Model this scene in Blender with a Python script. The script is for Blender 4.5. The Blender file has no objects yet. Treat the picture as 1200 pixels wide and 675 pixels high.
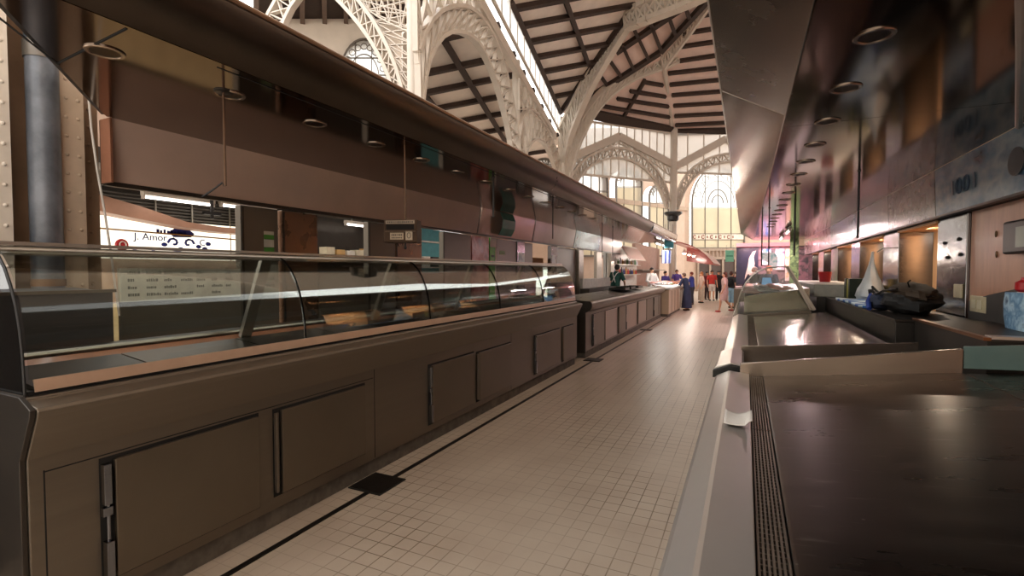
import bpy, bmesh, math, random
from mathutils import Vector, Matrix, noise
R = random.Random(7)
scn = bpy.context.scene
COL = scn.collection
pi = math.pi

# ------------------------------------------------------------------ camera frame
F = 580.0; H = 1.65
YAW = math.atan(274/580); PIT = math.atan(19.5/580)
cy, sy, cp, sp = math.cos(YAW), math.sin(YAW), math.cos(PIT), math.sin(PIT)
def ray(px, py):
    x = (px-600)/F; y = -(py-337.5)/F
    return Vector((cy*x - sy*cp - sy*sp*y, sy*x + cy*cp + cy*sp*y, -sp + cp*y))
CAM = Vector((0, 0, H))
def atD(px, py, D):
    d = ray(px, py); return CAM + d*(D/(-sy*d.x + cy*d.y))
def atX(px, py, v):
    d = ray(px, py); return CAM + d*(v/d.x)
def atY(px, py, v):
    d = ray(px, py); return CAM + d*(v/d.y)
def atZ(px, py, v):
    d = ray(px, py); return CAM + d*((v-H)/d.z)
class Pl:
    def __init__(s, a, b, c):
        s.o = a; s.n = (b-a).cross(c-a).normalized()
        if s.n.dot(CAM-a) < 0: s.n = -s.n          # towards the viewer's side (inside)
    def at(s, px, py, off=0.0):
        d = ray(px, py); t = (s.o + s.n*off - CAM).dot(s.n)/d.dot(s.n)
        return CAM + d*t

# ------------------------------------------------------------------ materials
def lin(c):
    if isinstance(c, str): c = [int(c[i:i+2], 16)/255 for i in (0, 2, 4)]
    return tuple((v/12.92 if v <= .04045 else ((v+.055)/1.055)**2.4) for v in c) + (1,)
def nn(nt, t, **kw):
    n = nt.nodes.new(t)
    for k, v in kw.items(): setattr(n, k, v)
    return n
MATS = {}
def mat(name, col, rough=.5, metal=0., var=.12, scale=6., bump=0., col2=None, stretch=None, rvar=.0, emit=None, estr=0., spec=None, coat=0.):
    if name in MATS: return MATS[name]
    m = bpy.data.materials.new(name); m.use_nodes = True
    nt = m.node_tree; b = nt.nodes['Principled BSDF']; L = nt.links.new
    tc = nn(nt, 'ShaderNodeTexCoord'); mp = nn(nt, 'ShaderNodeMapping')
    if stretch: mp.inputs['Scale'].default_value = stretch
    L(tc.outputs['Object'], mp.inputs['Vector'])
    nz = nn(nt, 'ShaderNodeTexNoise'); nz.inputs['Scale'].default_value = scale
    nz.inputs['Detail'].default_value = 5; nz.inputs['Roughness'].default_value = .6
    L(mp.outputs['Vector'], nz.inputs['Vector'])
    c = lin(col)
    c2 = lin(col2) if col2 else tuple(v*(1-var*2) for v in c[:3])+(1,)
    rp = nn(nt, 'ShaderNodeValToRGB'); rp.color_ramp.elements[0].position = .32; rp.color_ramp.elements[1].position = .68
    rp.color_ramp.elements[0].color = c2; rp.color_ramp.elements[1].color = c
    L(nz.outputs['Fac'], rp.inputs['Fac']); L(rp.outputs['Color'], b.inputs['Base Color'])
    b.inputs['Metallic'].default_value = metal; b.inputs['Roughness'].default_value = rough
    if coat: b.inputs['Coat Weight'].default_value = coat; b.inputs['Coat Roughness'].default_value = .08
    if spec is not None: b.inputs['Specular IOR Level'].default_value = spec
    if rvar:
        mr = nn(nt, 'ShaderNodeMapRange'); mr.inputs['To Min'].default_value = max(.02, rough-rvar); mr.inputs['To Max'].default_value = rough+rvar
        L(nz.outputs['Fac'], mr.inputs['Value']); L(mr.outputs['Result'], b.inputs['Roughness'])
    if bump:
        bp = nn(nt, 'ShaderNodeBump'); bp.inputs['Strength'].default_value = bump; bp.inputs['Distance'].default_value = .01
        L(nz.outputs['Fac'], bp.inputs['Height']); L(bp.outputs['Normal'], b.inputs['Normal'])
    if emit: b.inputs['Emission Color'].default_value = lin(emit); b.inputs['Emission Strength'].default_value = estr
    MATS[name] = m; return m
def glass(name, tint=(.86, .9, .87), ior=1.5, rough=.02, op=0.0, mul=1.0):
    if name in MATS: return MATS[name]
    m = bpy.data.materials.new(name); m.use_nodes = True; nt = m.node_tree; nt.nodes.clear(); L = nt.links.new
    o = nn(nt, 'ShaderNodeOutputMaterial'); mx = nn(nt, 'ShaderNodeMixShader')
    tr = nn(nt, 'ShaderNodeBsdfTransparent'); tr.inputs['Color'].default_value = tint + (1,)
    gl = nn(nt, 'ShaderNodeBsdfGlossy'); gl.inputs['Roughness'].default_value = rough
    fr = nn(nt, 'ShaderNodeFresnel'); fr.inputs['IOR'].default_value = ior
    ma = nn(nt, 'ShaderNodeMath', operation='MULTIPLY'); ma.inputs[1].default_value = mul
    L(fr.outputs['Fac'], ma.inputs[0]); L(ma.outputs[0], mx.inputs['Fac'])
    L(tr.outputs[0], mx.inputs[1]); L(gl.outputs[0], mx.inputs[2]); L(mx.outputs[0], o.inputs['Surface'])
    MATS[name] = m; return m
def translucent(name, col, trans=.75, tp=.35):
    if name in MATS: return MATS[name]
    m = bpy.data.materials.new(name); m.use_nodes = True; nt = m.node_tree; nt.nodes.clear(); L = nt.links.new
    o = nn(nt, 'ShaderNodeOutputMaterial'); mx = nn(nt, 'ShaderNodeMixShader'); mx2 = nn(nt, 'ShaderNodeMixShader')
    d = nn(nt, 'ShaderNodeBsdfDiffuse'); t = nn(nt, 'ShaderNodeBsdfTranslucent'); p = nn(nt, 'ShaderNodeBsdfTransparent')
    nz = nn(nt, 'ShaderNodeTexNoise'); nz.inputs['Scale'].default_value = 3.
    rp = nn(nt, 'ShaderNodeValToRGB'); c = lin(col); rp.color_ramp.elements[0].color = tuple(v*.8 for v in c[:3])+(1,); rp.color_ramp.elements[1].color = c
    L(nz.outputs['Fac'], rp.inputs['Fac'])
    L(rp.outputs[0], d.inputs['Color']); L(rp.outputs[0], t.inputs['Color']); p.inputs['Color'].default_value = c
    mx.inputs['Fac'].default_value = trans; mx2.inputs['Fac'].default_value = tp
    L(d.outputs[0], mx.inputs[1]); L(t.outputs[0], mx.inputs[2]); L(mx.outputs[0], mx2.inputs[1]); L(p.outputs[0], mx2.inputs[2]); L(mx2.outputs[0], o.inputs['Surface'])
    MATS[name] = m; return m
def emis(name, col, s):
    if name in MATS: return MATS[name]
    m = bpy.data.materials.new(name); m.use_nodes = True; nt = m.node_tree; nt.nodes.clear()
    o = nn(nt, 'ShaderNodeOutputMaterial'); e = nn(nt, 'ShaderNodeEmission'); e.inputs['Color'].default_value = lin(col); e.inputs['Strength'].default_value = s
    nt.links.new(e.outputs[0], o.inputs['Surface']); MATS[name] = m; return m

def floor_mat():
    m = bpy.data.materials.new('floor_tiles'); m.use_nodes = True; nt = m.node_tree; b = nt.nodes['Principled BSDF']; L = nt.links.new
    tc = nn(nt, 'ShaderNodeTexCoord')
    br = nn(nt, 'ShaderNodeTexBrick'); br.offset = 0; br.squash = 1
    br.inputs['Scale'].default_value = 1; br.inputs['Brick Width'].default_value = .111; br.inputs['Row Height'].default_value = .111
    br.inputs['Mortar Size'].default_value = .0038; br.inputs['Mortar Smooth'].default_value = .3; br.inputs['Bias'].default_value = 0
    br.inputs['Color1'].default_value = lin('c4b49e'); br.inputs['Color2'].default_value = lin('b7a690'); br.inputs['Mortar'].default_value = lin('6d5c4b')
    L(tc.outputs['Object'], br.inputs['Vector'])
    nz = nn(nt, 'ShaderNodeTexNoise'); nz.inputs['Scale'].default_value = .9; nz.inputs['Detail'].default_value = 4
    L(tc.outputs['Object'], nz.inputs['Vector'])
    # worn patches where the joints have filled in
    rp = nn(nt, 'ShaderNodeValToRGB'); rp.color_ramp.elements[0].position = .42; rp.color_ramp.elements[1].position = .58
    rp.color_ramp.elements[0].color = (1, 1, 1, 1); rp.color_ramp.elements[1].color = (.25, .25, .25, 1)
    L(nz.outputs['Fac'], rp.inputs['Fac'])
    mf = nn(nt, 'ShaderNodeMath', operation='MULTIPLY'); L(br.outputs['Fac'], mf.inputs[0]); L(rp.outputs['Color'], mf.inputs[1])
    # tile colour variation without mortar, then mortar by mask
    n2 = nn(nt, 'ShaderNodeTexNoise'); n2.inputs['Scale'].default_value = 2.3; n2.inputs['Detail'].default_value = 6; L(tc.outputs['Object'], n2.inputs['Vector'])
    r2 = nn(nt, 'ShaderNodeValToRGB'); r2.color_ramp.elements[0].position = .3; r2.color_ramp.elements[1].position = .7
    r2.color_ramp.elements[0].color = lin('b5a594'); r2.color_ramp.elements[1].color = lin('c3b5a4'); L(n2.outputs['Fac'], r2.inputs['Fac'])
    mx = nn(nt, 'ShaderNodeMixRGB'); L(mf.outputs[0], mx.inputs['Fac']); L(r2.outputs['Color'], mx.inputs['Color1']); mx.inputs['Color2'].default_value = lin('75644f')
    L(mx.outputs['Color'], b.inputs['Base Color'])
    mr = nn(nt, 'ShaderNodeMapRange'); mr.inputs['To Min'].default_value = .22; mr.inputs['To Max'].default_value = .45
    L(n2.outputs['Fac'], mr.inputs['Value']); L(mr.outputs['Result'], b.inputs['Roughness'])
    bp = nn(nt, 'ShaderNodeBump'); bp.inputs['Strength'].default_value = .25; bp.inputs['Distance'].default_value = .004; bp.invert = True
    L(mf.outputs[0], bp.inputs['Height']); L(bp.outputs['Normal'], b.inputs['Normal'])
    return m
def stripes_mat(name, c1, c2, axis, n, duty=.5, rough=.6):
    m = bpy.data.materials.new(name); m.use_nodes = True; nt = m.node_tree; b = nt.nodes['Principled BSDF']; L = nt.links.new
    tc = nn(nt, 'ShaderNodeTexCoord'); s = nn(nt, 'ShaderNodeSeparateXYZ'); L(tc.outputs['Object'], s.inputs[0])
    a = nn(nt, 'ShaderNodeMath', operation='MULTIPLY'); a.inputs[1].default_value = n; L(s.outputs['XYZ'.index(axis)], a.inputs[0])
    f = nn(nt, 'ShaderNodeMath', operation='FRACT'); L(a.outputs[0], f.inputs[0])
    g = nn(nt, 'ShaderNodeMath', operation='GREATER_THAN'); g.inputs[1].default_value = duty; L(f.outputs[0], g.inputs[0])
    mx = nn(nt, 'ShaderNodeMixRGB'); mx.inputs['Color1'].default_value = lin(c1); mx.inputs['Color2'].default_value = lin(c2)
    L(g.outputs[0], mx.inputs['Fac']); L(mx.outputs[0], b.inputs['Base Color']); b.inputs['Roughness'].default_value = rough
    return m
def patch_mat(name, cols, scale, rough=.3, stretch=(1, 1, 1), metal=0., emit=0., seed=0.):
    m = bpy.data.materials.new(name); m.use_nodes = True; nt = m.node_tree; b = nt.nodes['Principled BSDF']; L = nt.links.new
    tc = nn(nt, 'ShaderNodeTexCoord'); mp = nn(nt, 'ShaderNodeMapping'); mp.inputs['Scale'].default_value = stretch; mp.inputs['Location'].default_value = (seed, seed*.7, seed*1.3)
    L(tc.outputs['Object'], mp.inputs[0])
    nz = nn(nt, 'ShaderNodeTexNoise'); nz.inputs['Scale'].default_value = scale; nz.inputs['Detail'].default_value = 4; nz.inputs['Distortion'].default_value = .15
    L(mp.outputs[0], nz.inputs['Vector'])
    rp = nn(nt, 'ShaderNodeValToRGB'); cr = rp.color_ramp
    k = len(cols)
    while len(cr.elements) < k: cr.elements.new(.5)
    for i, c in enumerate(cols): cr.elements[i].position = .3 + .4*i/(k-1); cr.elements[i].color = lin(c)
    L(nz.outputs['Fac'], rp.inputs['Fac']); L(rp.outputs[0], b.inputs['Base Color'])
    b.inputs['Roughness'].default_value = rough; b.inputs['Metallic'].default_value = metal
    if emit:
        L(rp.outputs[0], b.inputs['Emission Color']); b.inputs['Emission Strength'].default_value = emit
    return m

M_floor = floor_mat()
steel_body = mat('brushed_steel_body', '7d7366', .42, .85, .05, 3., .05, stretch=(1, .25, 6), rvar=.08)
steel_door = mat('brushed_steel_door', '786e60', .40, .85, .05, 2.5, .03, stretch=(1, 1.3, 1), rvar=.08)
steel_lip = mat('steel_lip', 'd6d0c8', .3, .78, .04, 2., .0, rvar=.03)
steel_slab = mat('steel_slab', '6a625b', .30, 1., .10, 2.5, .05, stretch=(.6, 2.2, 1), rvar=.12)
def streaks(m):   # pale scrape marks and dried drops on the slab
    nt = m.node_tree; b = nt.nodes['Principled BSDF']; L = nt.links.new
    src = b.inputs['Base Color'].links[0].from_socket
    tc = nn(nt, 'ShaderNodeTexCoord'); mp = nn(nt, 'ShaderNodeMapping'); mp.inputs['Scale'].default_value = (1.2, 7, 1); L(tc.outputs['Object'], mp.inputs[0])
    n1 = nn(nt, 'ShaderNodeTexNoise'); n1.inputs['Scale'].default_value = 5; n1.inputs['Detail'].default_value = 6; L(mp.outputs[0], n1.inputs['Vector'])
    r1 = nn(nt, 'ShaderNodeValToRGB'); r1.color_ramp.elements[0].position = .64; r1.color_ramp.elements[1].position = .86; L(n1.outputs['Fac'], r1.inputs['Fac'])
    v = nn(nt, 'ShaderNodeTexVoronoi'); v.inputs['Scale'].default_value = 9; L(tc.outputs['Object'], v.inputs['Vector'])
    r2 = nn(nt, 'ShaderNodeValToRGB'); r2.color_ramp.elements[0].position = .03; r2.color_ramp.elements[0].color = (1, 1, 1, 1); r2.color_ramp.elements[1].position = .06; r2.color_ramp.elements[1].color = (0, 0, 0, 1); L(v.outputs['Distance'], r2.inputs['Fac'])
    ad = nn(nt, 'ShaderNodeMath', operation='MAXIMUM'); L(r1.outputs[0], ad.inputs[0]); L(r2.outputs[0], ad.inputs[1])
    mu = nn(nt, 'ShaderNodeMath', operation='MULTIPLY'); mu.inputs[1].default_value = .3; L(ad.outputs[0], mu.inputs[0])
    mx = nn(nt, 'ShaderNodeMixRGB'); L(mu.outputs[0], mx.inputs['Fac']); L(src, mx.inputs['Color1']); mx.inputs['Color2'].default_value = lin('b8b2aa'); L(mx.outputs[0], b.inputs['Base Color'])
    iv = nn(nt, 'ShaderNodeMath', operation='SUBTRACT'); iv.inputs[0].default_value = 1; L(mu.outputs[0], iv.inputs[1]); L(iv.outputs[0], b.inputs['Metallic'])
streaks(steel_slab)
steel_dark = mat('dark_steel', '4a443e', .4, .8, .12, 5.)
steel_soffit = mat('mirror_soffit', '7d6c60', .10, 1., .06, 1.2, .015, rvar=.04)
steel_hood = mat('hood_steel', '85796c', .26, 1., .12, 1.6, .05, rvar=.08)
chrome = mat('polished_steel', '85868b', .14, 1., .08, 3., .25, stretch=(1, 1, 3))
alu = mat('aluminium', 'b9b2a6', .35, .9, .06)
plinth_m = mat('concrete_plinth', '6a6258', .8, 0, .25, 9., .2)
black = mat('black_rubber', '14120f', .55, 0, .1)
blackgap = mat('shadow_gap', '0f0d0b', .8, 0, .1)
drainm = mat('drain_iron', '2e2a27', .45, .7, .15, 20., .1)
strip_tan = mat('tan_price_strip', 'c3a48c', .35, .2, .06)
fascia_m = mat('taupe_fascia', 'd8b7a3', .35, .0, .05, 2., coat=.2)
fascia_pink = mat('pink_fascia', 'd6b6ac', .3, 0, .05, 2., coat=.3)
brown_m = mat('brown_paint', 'a3866c', .5, 0, .12, 4., .03)
cream_iron = mat('cream_iron', 'f0e6d8', .5, 0, .08, 4., .03)
flange_m = mat('tan_flange', 'd2bca4', .5, 0, .08, 5., .03)
pipe_m = mat('bluegrey_pipe', '7b8088', .35, .2, .3, 4., .08, col2='4c525a', rvar=.1)
panel_grey = mat('grey_panel', '6b655a', .35, .3, .06, 2.)
panel_brown = mat('brown_steel_panel', '7a6250', .28, .7, .1, 2., rvar=.08)
white_paint = mat('white_paint', 'e6ded4', .5, 0, .05)
white_iron = mat('white_iron', 'cfc3b5', .5, 0, .05, 3.)
wall_m = mat('beige_plaster', 'c9ad98', .85, 0, .06, 2., .05)
wall_cream = mat('cream_plaster', 'd8c9b8', .85, 0, .05, 2., .05)
roof_m = mat('cream_boards', 'f3e6da', .8, 0, .06, 2.)
roof_pink = mat('pinkish_boards', 'ecd2c6', .8, 0, .06, 2.)
beam_m = mat('dark_timber', '3a281e', .7, 0, .2, 8., .1, stretch=(1, 1, 1))
wood_m = mat('orange_wood', 'e0ab7c', .5, 0, .07, 2., .02, stretch=(1, 6, 1), spec=.25)
wood_dark = mat('reddish_wood', 'a87155', .3, 0, .1, 2., .02, stretch=(1, 6, 1), coat=.4)
dark_counter = mat('dark_laminate', '2a2520', .4, 0, .15, 4.)
pane_m = translucent('window_pane_white', 'f4f4f2', .7, .45)
blind_m = translucent('window_blind_cream', 'ede3cf', .6, .10)
leadm = mat('window_lead', '6a5f54', .6, .2, .1)
G_front = glass('display_glass', (.90, .93, .90), 1.45, .012, mul=.7)
G_end = glass('display_end_glass', (.42, .50, .48), 1.5, .03, mul=1.2)
G_clear = glass('clear_glass', (.86, .9, .88), 1.5, .02)
paper_m = mat('white_paper', 'd9d2c8', .8, 0, .04, 12., .15)
black_pl = mat('black_plastic', '1a1817', .35, 0, .08)

# ------------------------------------------------------------------ mesh building
OFF = {}
class MB:
    def __init__(s): s.bm = bmesh.new()
    def v(s, p): return s.bm.verts.new(p)
    def face(s, vs):
        try: return s.bm.faces.new(vs)
        except ValueError: return None
    def poly(s, pts): return s.face([s.v(p) for p in pts])
    def hexa(s, p):   # 8 corners: bottom 4, top 4
        v = [s.v(q) for q in p]
        for f in ((3, 2, 1, 0), (4, 5, 6, 7), (0, 1, 5, 4), (1, 2, 6, 5), (2, 3, 7, 6), (3, 0, 4, 7)): s.face([v[i] for i in f])
        return s
    def box(s, x0, x1, y0, y1, z0, z1):
        return s.hexa([(x0, y0, z0), (x1, y0, z0), (x1, y1, z0), (x0, y1, z0), (x0, y0, z1), (x1, y0, z1), (x1, y1, z1), (x0, y1, z1)])
    def obox(s, c, size, M):
        hx, hy, hz = [q/2 for q in size]; c = Vector(c)
        pts = [(-hx, -hy, -hz), (hx, -hy, -hz), (hx, hy, -hz), (-hx, hy, -hz), (-hx, -hy, hz), (hx, -hy, hz), (hx, hy, hz), (-hx, hy, hz)]
        return s.hexa([c + M @ Vector(q) for q in pts])
    def extr(s, prof, vec):   # closed outline swept by vec
        vec = Vector(vec); a = [s.v(p) for p in prof]; b = [s.v(Vector(p)+vec) for p in prof]; n = len(a)
        s.face(a[::-1]); s.face(b)
        for i in range(n): s.face([a[i], a[(i+1) % n], b[(i+1) % n], b[i]])
        return s
    def prism_y(s, prof, y0, y1): return s.extr([(x, y0, z) for x, z in prof], (0, y1-y0, 0))
    def shell_y(s, prof, y0, y1, th):   # open profile swept along y with thickness
        n = len(prof); off = []
        for i in range(n):
            a = Vector(prof[max(0, i-1)]); b = Vector(prof[min(n-1, i+1)]); t = (b-a).normalized(); off.append((prof[i][0]-t.y*th, prof[i][1]+t.x*th))
        return s.prism_y(list(prof)+off[::-1], y0, y1)
    def bar(s, p, q, w, d, n=None):
        p, q = Vector(p), Vector(q); t = (q-p)
        if t.length < 1e-6: return s
        t.normalize(); n = Vector(n) if n is not None else (Vector((0, 0, 1)) if abs(t.z) < .95 else Vector((1, 0, 0)))
        u = t.cross(n).normalized(); n = u.cross(t).normalized()
        u *= w/2; n = n*(d/2)
        return s.hexa([p-u-n, p+u-n, p+u+n, p-u+n, q-u-n, q+u-n, q+u+n, q-u+n])
    def tube(s, pts, r, seg=8, cap=True):
        pts = [Vector(p) for p in pts]; n = len(pts); rr = r if isinstance(r, (list, tuple)) else [r]*n; rings = []; prev = None
        for i in range(n):
            t = (pts[min(n-1, i+1)]-pts[max(0, i-1)]).normalized()
            if prev is None: u = t.orthogonal().normalized()
            else:
                u = prev - t*prev.dot(t); u = u.normalized() if u.length > 1e-6 else t.orthogonal().normalized()
            prev = u; w = t.cross(u)
            rings.append([pts[i] + (u*math.cos(2*pi*k/seg)+w*math.sin(2*pi*k/seg))*rr[i] for k in range(seg)])
        return s.loft(rings, cap)
    def loft(s, rings, cap=True):
        R_ = [[s.v(p) for p in r] for r in rings]; k = len(R_[0])
        for a, b in zip(R_[:-1], R_[1:]):
            for i in range(k): s.face([a[i], a[(i+1) % k], b[(i+1) % k], b[i]])
        if cap: s.face(R_[0][::-1]); s.face(R_[-1])
        return s
    def lathe(s, prof, c, seg=16, M=None):
        c = Vector(c); M = M or Matrix.Identity(3); rings = []
        for r, z in prof: rings.append([c + M @ Vector((r*math.cos(2*pi*k/seg), r*math.sin(2*pi*k/seg), z)) for k in range(seg)])
        return s.loft(rings)
    def ell(s, c, r, seg=12, rings=8, M=None, fn=None):
        c = Vector(c); M = M or Matrix.Identity(3); rr = []
        for i in range(rings+1):
            t = pi*(i+.02)/(rings+.04); ring = []
            for k in range(seg):
                d = Vector((math.sin(t)*math.cos(2*pi*k/seg), math.sin(t)*math.sin(2*pi*k/seg), -math.cos(t)))
                q = Vector((d.x*r[0], d.y*r[1], d.z*r[2]))
                if fn: q = fn(q, d)
                ring.append(c + M @ q)
            rr.append(ring)
        return s.loft(rr)
    def build(s, name, m, parent=None, smooth=False, bevel=0., loc=None):
        off = OFF.get(parent, Vector((0, 0, 0))) if parent else Vector(loc or (0, 0, 0))
        if off.length > 0: bmesh.ops.translate(s.bm, verts=s.bm.verts, vec=-off)
        bmesh.ops.recalc_face_normals(s.bm, faces=s.bm.faces)
        me = bpy.data.meshes.new(name); s.bm.to_mesh(me); s.bm.free()
        for q in (m if isinstance(m, list) else [m]): me.materials.append(q)
        if smooth:
            for p in me.polygons: p.use_smooth = True
            try: me.set_sharp_from_angle(angle=math.radians(40))
            except Exception: pass
        o = bpy.data.objects.new(name, me); COL.objects.link(o)
        if parent: o.parent = parent; OFF[o] = off
        else: o.location = off; OFF[o] = off
        if bevel:
            b = o.modifiers.new('bevel', 'BEVEL'); b.width = bevel; b.segments = 2; b.limit_method = 'ANGLE'
        return o
def tag(o, label, cat, group=None):
    o['label'] = label; o['category'] = cat
    if group: o['group'] = group
    return o
def thing(name, loc, label, cat, group=None):
    o = bpy.data.objects.new(name, None); COL.objects.link(o); o.location = loc; o.empty_display_size = .1
    OFF[o] = Vector(loc); return tag(o, label, cat, group)
def struct(o, label=None):
    o['kind'] = 'structure'
    if label: o['label'] = label
    return o
def copy_tree(o, delta, label=None, group=None):
    def cp_(q, par):
        c = q.copy(); COL.objects.link(c)
        if par: c.parent = par
        for ch in [k for k in bpy.data.objects if k.parent == q and k != c]: cp_(ch, c)
        return c
    c = cp_(o, None); c.location = o.location + Vector(delta)
    if label: c['label'] = label
    return c
def text_mesh(name, body, loc, M, size, m, parent, depth=.004):
    cu = bpy.data.curves.new(name, 'FONT'); cu.body = body; cu.size = size; cu.extrude = depth; cu.align_x = 'CENTER'
    t = bpy.data.objects.new(name, cu); COL.objects.link(t)
    dg = bpy.context.evaluated_depsgraph_get(); me = bpy.data.meshes.new_from_object(t.evaluated_get(dg))
    bpy.data.objects.remove(t); bpy.data.curves.remove(cu)
    me.transform(Matrix.Translation(Vector(loc)-OFF.get(parent, Vector())) @ M.to_4x4())
    me.materials.clear(); me.materials.append(m)
    o = bpy.data.objects.new(name, me); COL.objects.link(o); o.parent = parent; OFF[o] = OFF.get(parent, Vector())
    return o
def resample(P, n):
    P = [Vector(p) for p in P]; L = [0]
    for a, b in zip(P[:-1], P[1:]): L.append(L[-1]+(b-a).length)
    out = []; j = 0
    for i in range(n+1):
        d = L[-1]*i/n
        while j < len(P)-2 and L[j+1] < d: j += 1
        t = (d-L[j])/max(1e-9, L[j+1]-L[j]); out.append(P[j].lerp(P[j+1], t))
    return out
def smooth_poly(P, k=3):
    P = [Vector(p) for p in P]
    for _ in range(k):
        Q = [P[0]]
        for a, b in zip(P[:-1], P[1:]): Q += [a.lerp(b, .25), a.lerp(b, .75)]
        Q.append(P[-1]); P = Q
    return P
def chord(mb, P, w, d, n):
    for a, b in zip(P[:-1], P[1:]): mb.bar(a, b, w, d, n)
def lattice(mb, A, B, n, w, d, nrm, wc=None, cross=True):
    A = resample(A, n); B = resample(B, n); wc = wc or w*1.8
    chord(mb, A, wc, d*1.4, nrm); chord(mb, B, wc, d*1.4, nrm)
    for i in range(n):
        mb.bar(A[i], B[i+1], w, d, nrm)
        if cross: mb.bar(B[i], A[i+1], w, d, nrm)
        mb.bar(A[i], B[i], w, d, nrm)
    return mb
Rx = lambda a: Matrix.Rotation(a, 3, 'X')
Ry = lambda a: Matrix.Rotation(a, 3, 'Y')
Rz = lambda a: Matrix.Rotation(a, 3, 'Z')
# lettering frames: text x-axis, text y-axis (up)
def frame(xa, ya):
    xa = Vector(xa).normalized(); ya = Vector(ya).normalized(); za = xa.cross(ya)
    return Matrix((xa, ya, za)).transposed()
FACE_PX = frame((0, 1, 0), (0, 0, 1))      # reads from +X side (text runs +Y)
FACE_MX = frame((0, -1, 0), (0, 0, 1))     # reads from -X side
FACE_MY = frame((1, 0, 0), (0, 0, 1))      # reads from -Y side

# ================================================================== SETTING
b = MB(); b.box(-24, 24, -3, 48, -.12, 0); floor = struct(b.build('floor', M_floor))
b = MB(); b.box(-2.545, -2.505, -1, 19.3, .0005, .006); tr = struct(b.build('trim_1', drainm), 'dark slot drain along the tiled aisle')
hp = thing('floor_hatch', (-2.55, 2.975, 0), 'dark square drain cover on the tiles beside the near glass counter', 'drain cover', 'floor drain covers')
b = MB(); b.box(-2.70, -2.42, 2.835, 3.12, .006, .014); b.build('cover_plate', drainm, hp, bevel=.003)
b = MB()
for x0, x1, y0, y1 in ((-2.712, -2.408, 2.823, 2.837), (-2.712, -2.408, 3.118, 3.132), (-2.712, -2.698, 2.837, 3.118), (-2.422, -2.408, 2.837, 3.118)): b.box(x0, x1, y0, y1, .001, .011)
b.build('frame', black, hp)
copy_tree(hp, (.02, 5.95, 0), 'small dark drain cover on the tiles farther down, where the glass counter ends')
copy_tree(hp, (.04, 11.2, 0), 'dark drain cover on the tiles beside the long open steel counter')

# ---- hall columns, nodes (world positions)
eave = 10.2
def C(xc, D, z): return Vector((cy*xc - sy*D, sy*xc + cy*D, z))
V1 = atD(657, 133, 27.0); V2 = atD(787, 155, 30.0); V3 = C(17.8, 31.2, eave+.05)
E0 = atD(597, 0, 15.7); Ldir = (V1-E0); Ldir.z = 0; Ldir.normalize()
Eb = E0 - Ldir*24; Eb.z = eave; E0.z = eave; V1.z = eave; V2.z = eave
N1 = atD(737, 17, 22.0); N2 = atD(777, 75, 26.0)
up = Vector((0, 0, 1))
planeF1 = Pl(Eb, V1, N1); planeT = Pl(V1, N1, N2); planeF2 = Pl(V1, N2, V2); planeF3 = Pl(V2, N2, V3)
A0 = planeF3.at(836, -4)
hip = (N1-V1)
N1u = V1 + hip*1.9; Ebu = Eb + hip*1.9
def roof(name, polys, plane, m, beams, w=.15, d=.2, offs=.12, trimw=None):
    b = MB()
    for P in polys:
        n = plane.n
        b.extr([p for p in P], -n*.12)
    o = struct(b.build(name, m))
    b = MB()
    for q in beams:
        ww = q[4] if len(q) > 4 else w
        b.bar(plane.at(q[0], q[1], offs*.8), plane.at(q[2], q[3], offs*.8), ww, d, plane.n)
    b.build('roof_beams', beam_m, o); return o
F1b = []
for (x0, y0) in ((560, -72), (570, -51), (581, -31), (592, -10), (603, 10), (613, 30), (622, 49), (629, 67), (637, 84), (643, 98), (650, 113)):
    # run along the rafters up to the hip
    sl = -.185; hx0, hy0, hx1, hy1 = 655, 134, 740, 12
    if y0 > -5:
        # intersect with hip line
        hs = (hy1-hy0)/(hx1-hx0); t = (hy0 + hs*(x0-hx0) - y0)/(sl-hs); xe = x0+t
    else: xe = 765
    F1b.append((x0, y0, xe, y0+sl*(xe-x0)))
F1b += [(648, -40, 690, 77, .16), (598, 2, 656, 131, .2), (656, 133, 740, 10, .2)]
roof('ceiling', [[Eb, V1, N1u, Ebu]], planeF1, roof_m, F1b)
perp = Vector((Ldir.y, -Ldir.x, 0))
b = MB(); b.extr([Ebu, N1u, N1u + perp*7 - up*5.5, Ebu + perp*7 - up*5.5], up*.12); struct(b.build('ceiling.007', roof_m), 'right slope of the hall roof overhead')
Tb = [(600+a/3, b_/3, 600+c/3, d_/3) for a, b_, c, d_ in ((310, 265, 335, 300), (345, 215, 380, 265), (385, 155, 425, 240), (425, 95, 478, 205), (480, 65, 523, 175), (540, 30, 575, 125), (600, 0, 622, 62))]
Tb += [(600+365/3, 185/3, 600+640/3, 0, .3), (600+270/3, 345/3, 600+520/3, 185/3, .3), (600+520/3, 185/3, 600+690/3, 0, .3)]
nT = planeT.n
roof('ceiling.001', [[V1, N1, N2], [N1, A0, N2], [N1, N1u, A0]], planeT, roof_pink, Tb)
F2b = [(600+a/3, b_/3, 600+c/3, d_/3) for a, b_, c, d_ in ((460, 288, 530, 300), (415, 320, 540, 340), (370, 347, 550, 375), (310, 372, 553, 412), (468, 280, 390, 415))]
F2b += [(680, 131, 786, 153, .55)]
roof('ceiling.002', [[V1, N2, V2]], planeF2, roof_pink, F2b)
F3b = [(600+a/3, b_/3, 600+c/3, d_/3) for a, b_, c, d_ in ((550, 258, 900, 219), (555, 298, 900, 264), (562, 335, 900, 308), (568, 372, 900, 350), (572, 408, 900, 391), (575, 440, 900, 424), (580, 166, 900, 120), (600, 118, 900, 72), (660, 56, 900, 15), (590, 214, 900, 168))]
F3b += [(792, 155, 900, 152, .4)]
V3u = V3 + (A0-V2)
roof('ceiling.003', [[V2, N2, A0, V3u, V3]], planeF3, roof_pink, F3b)

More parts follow.
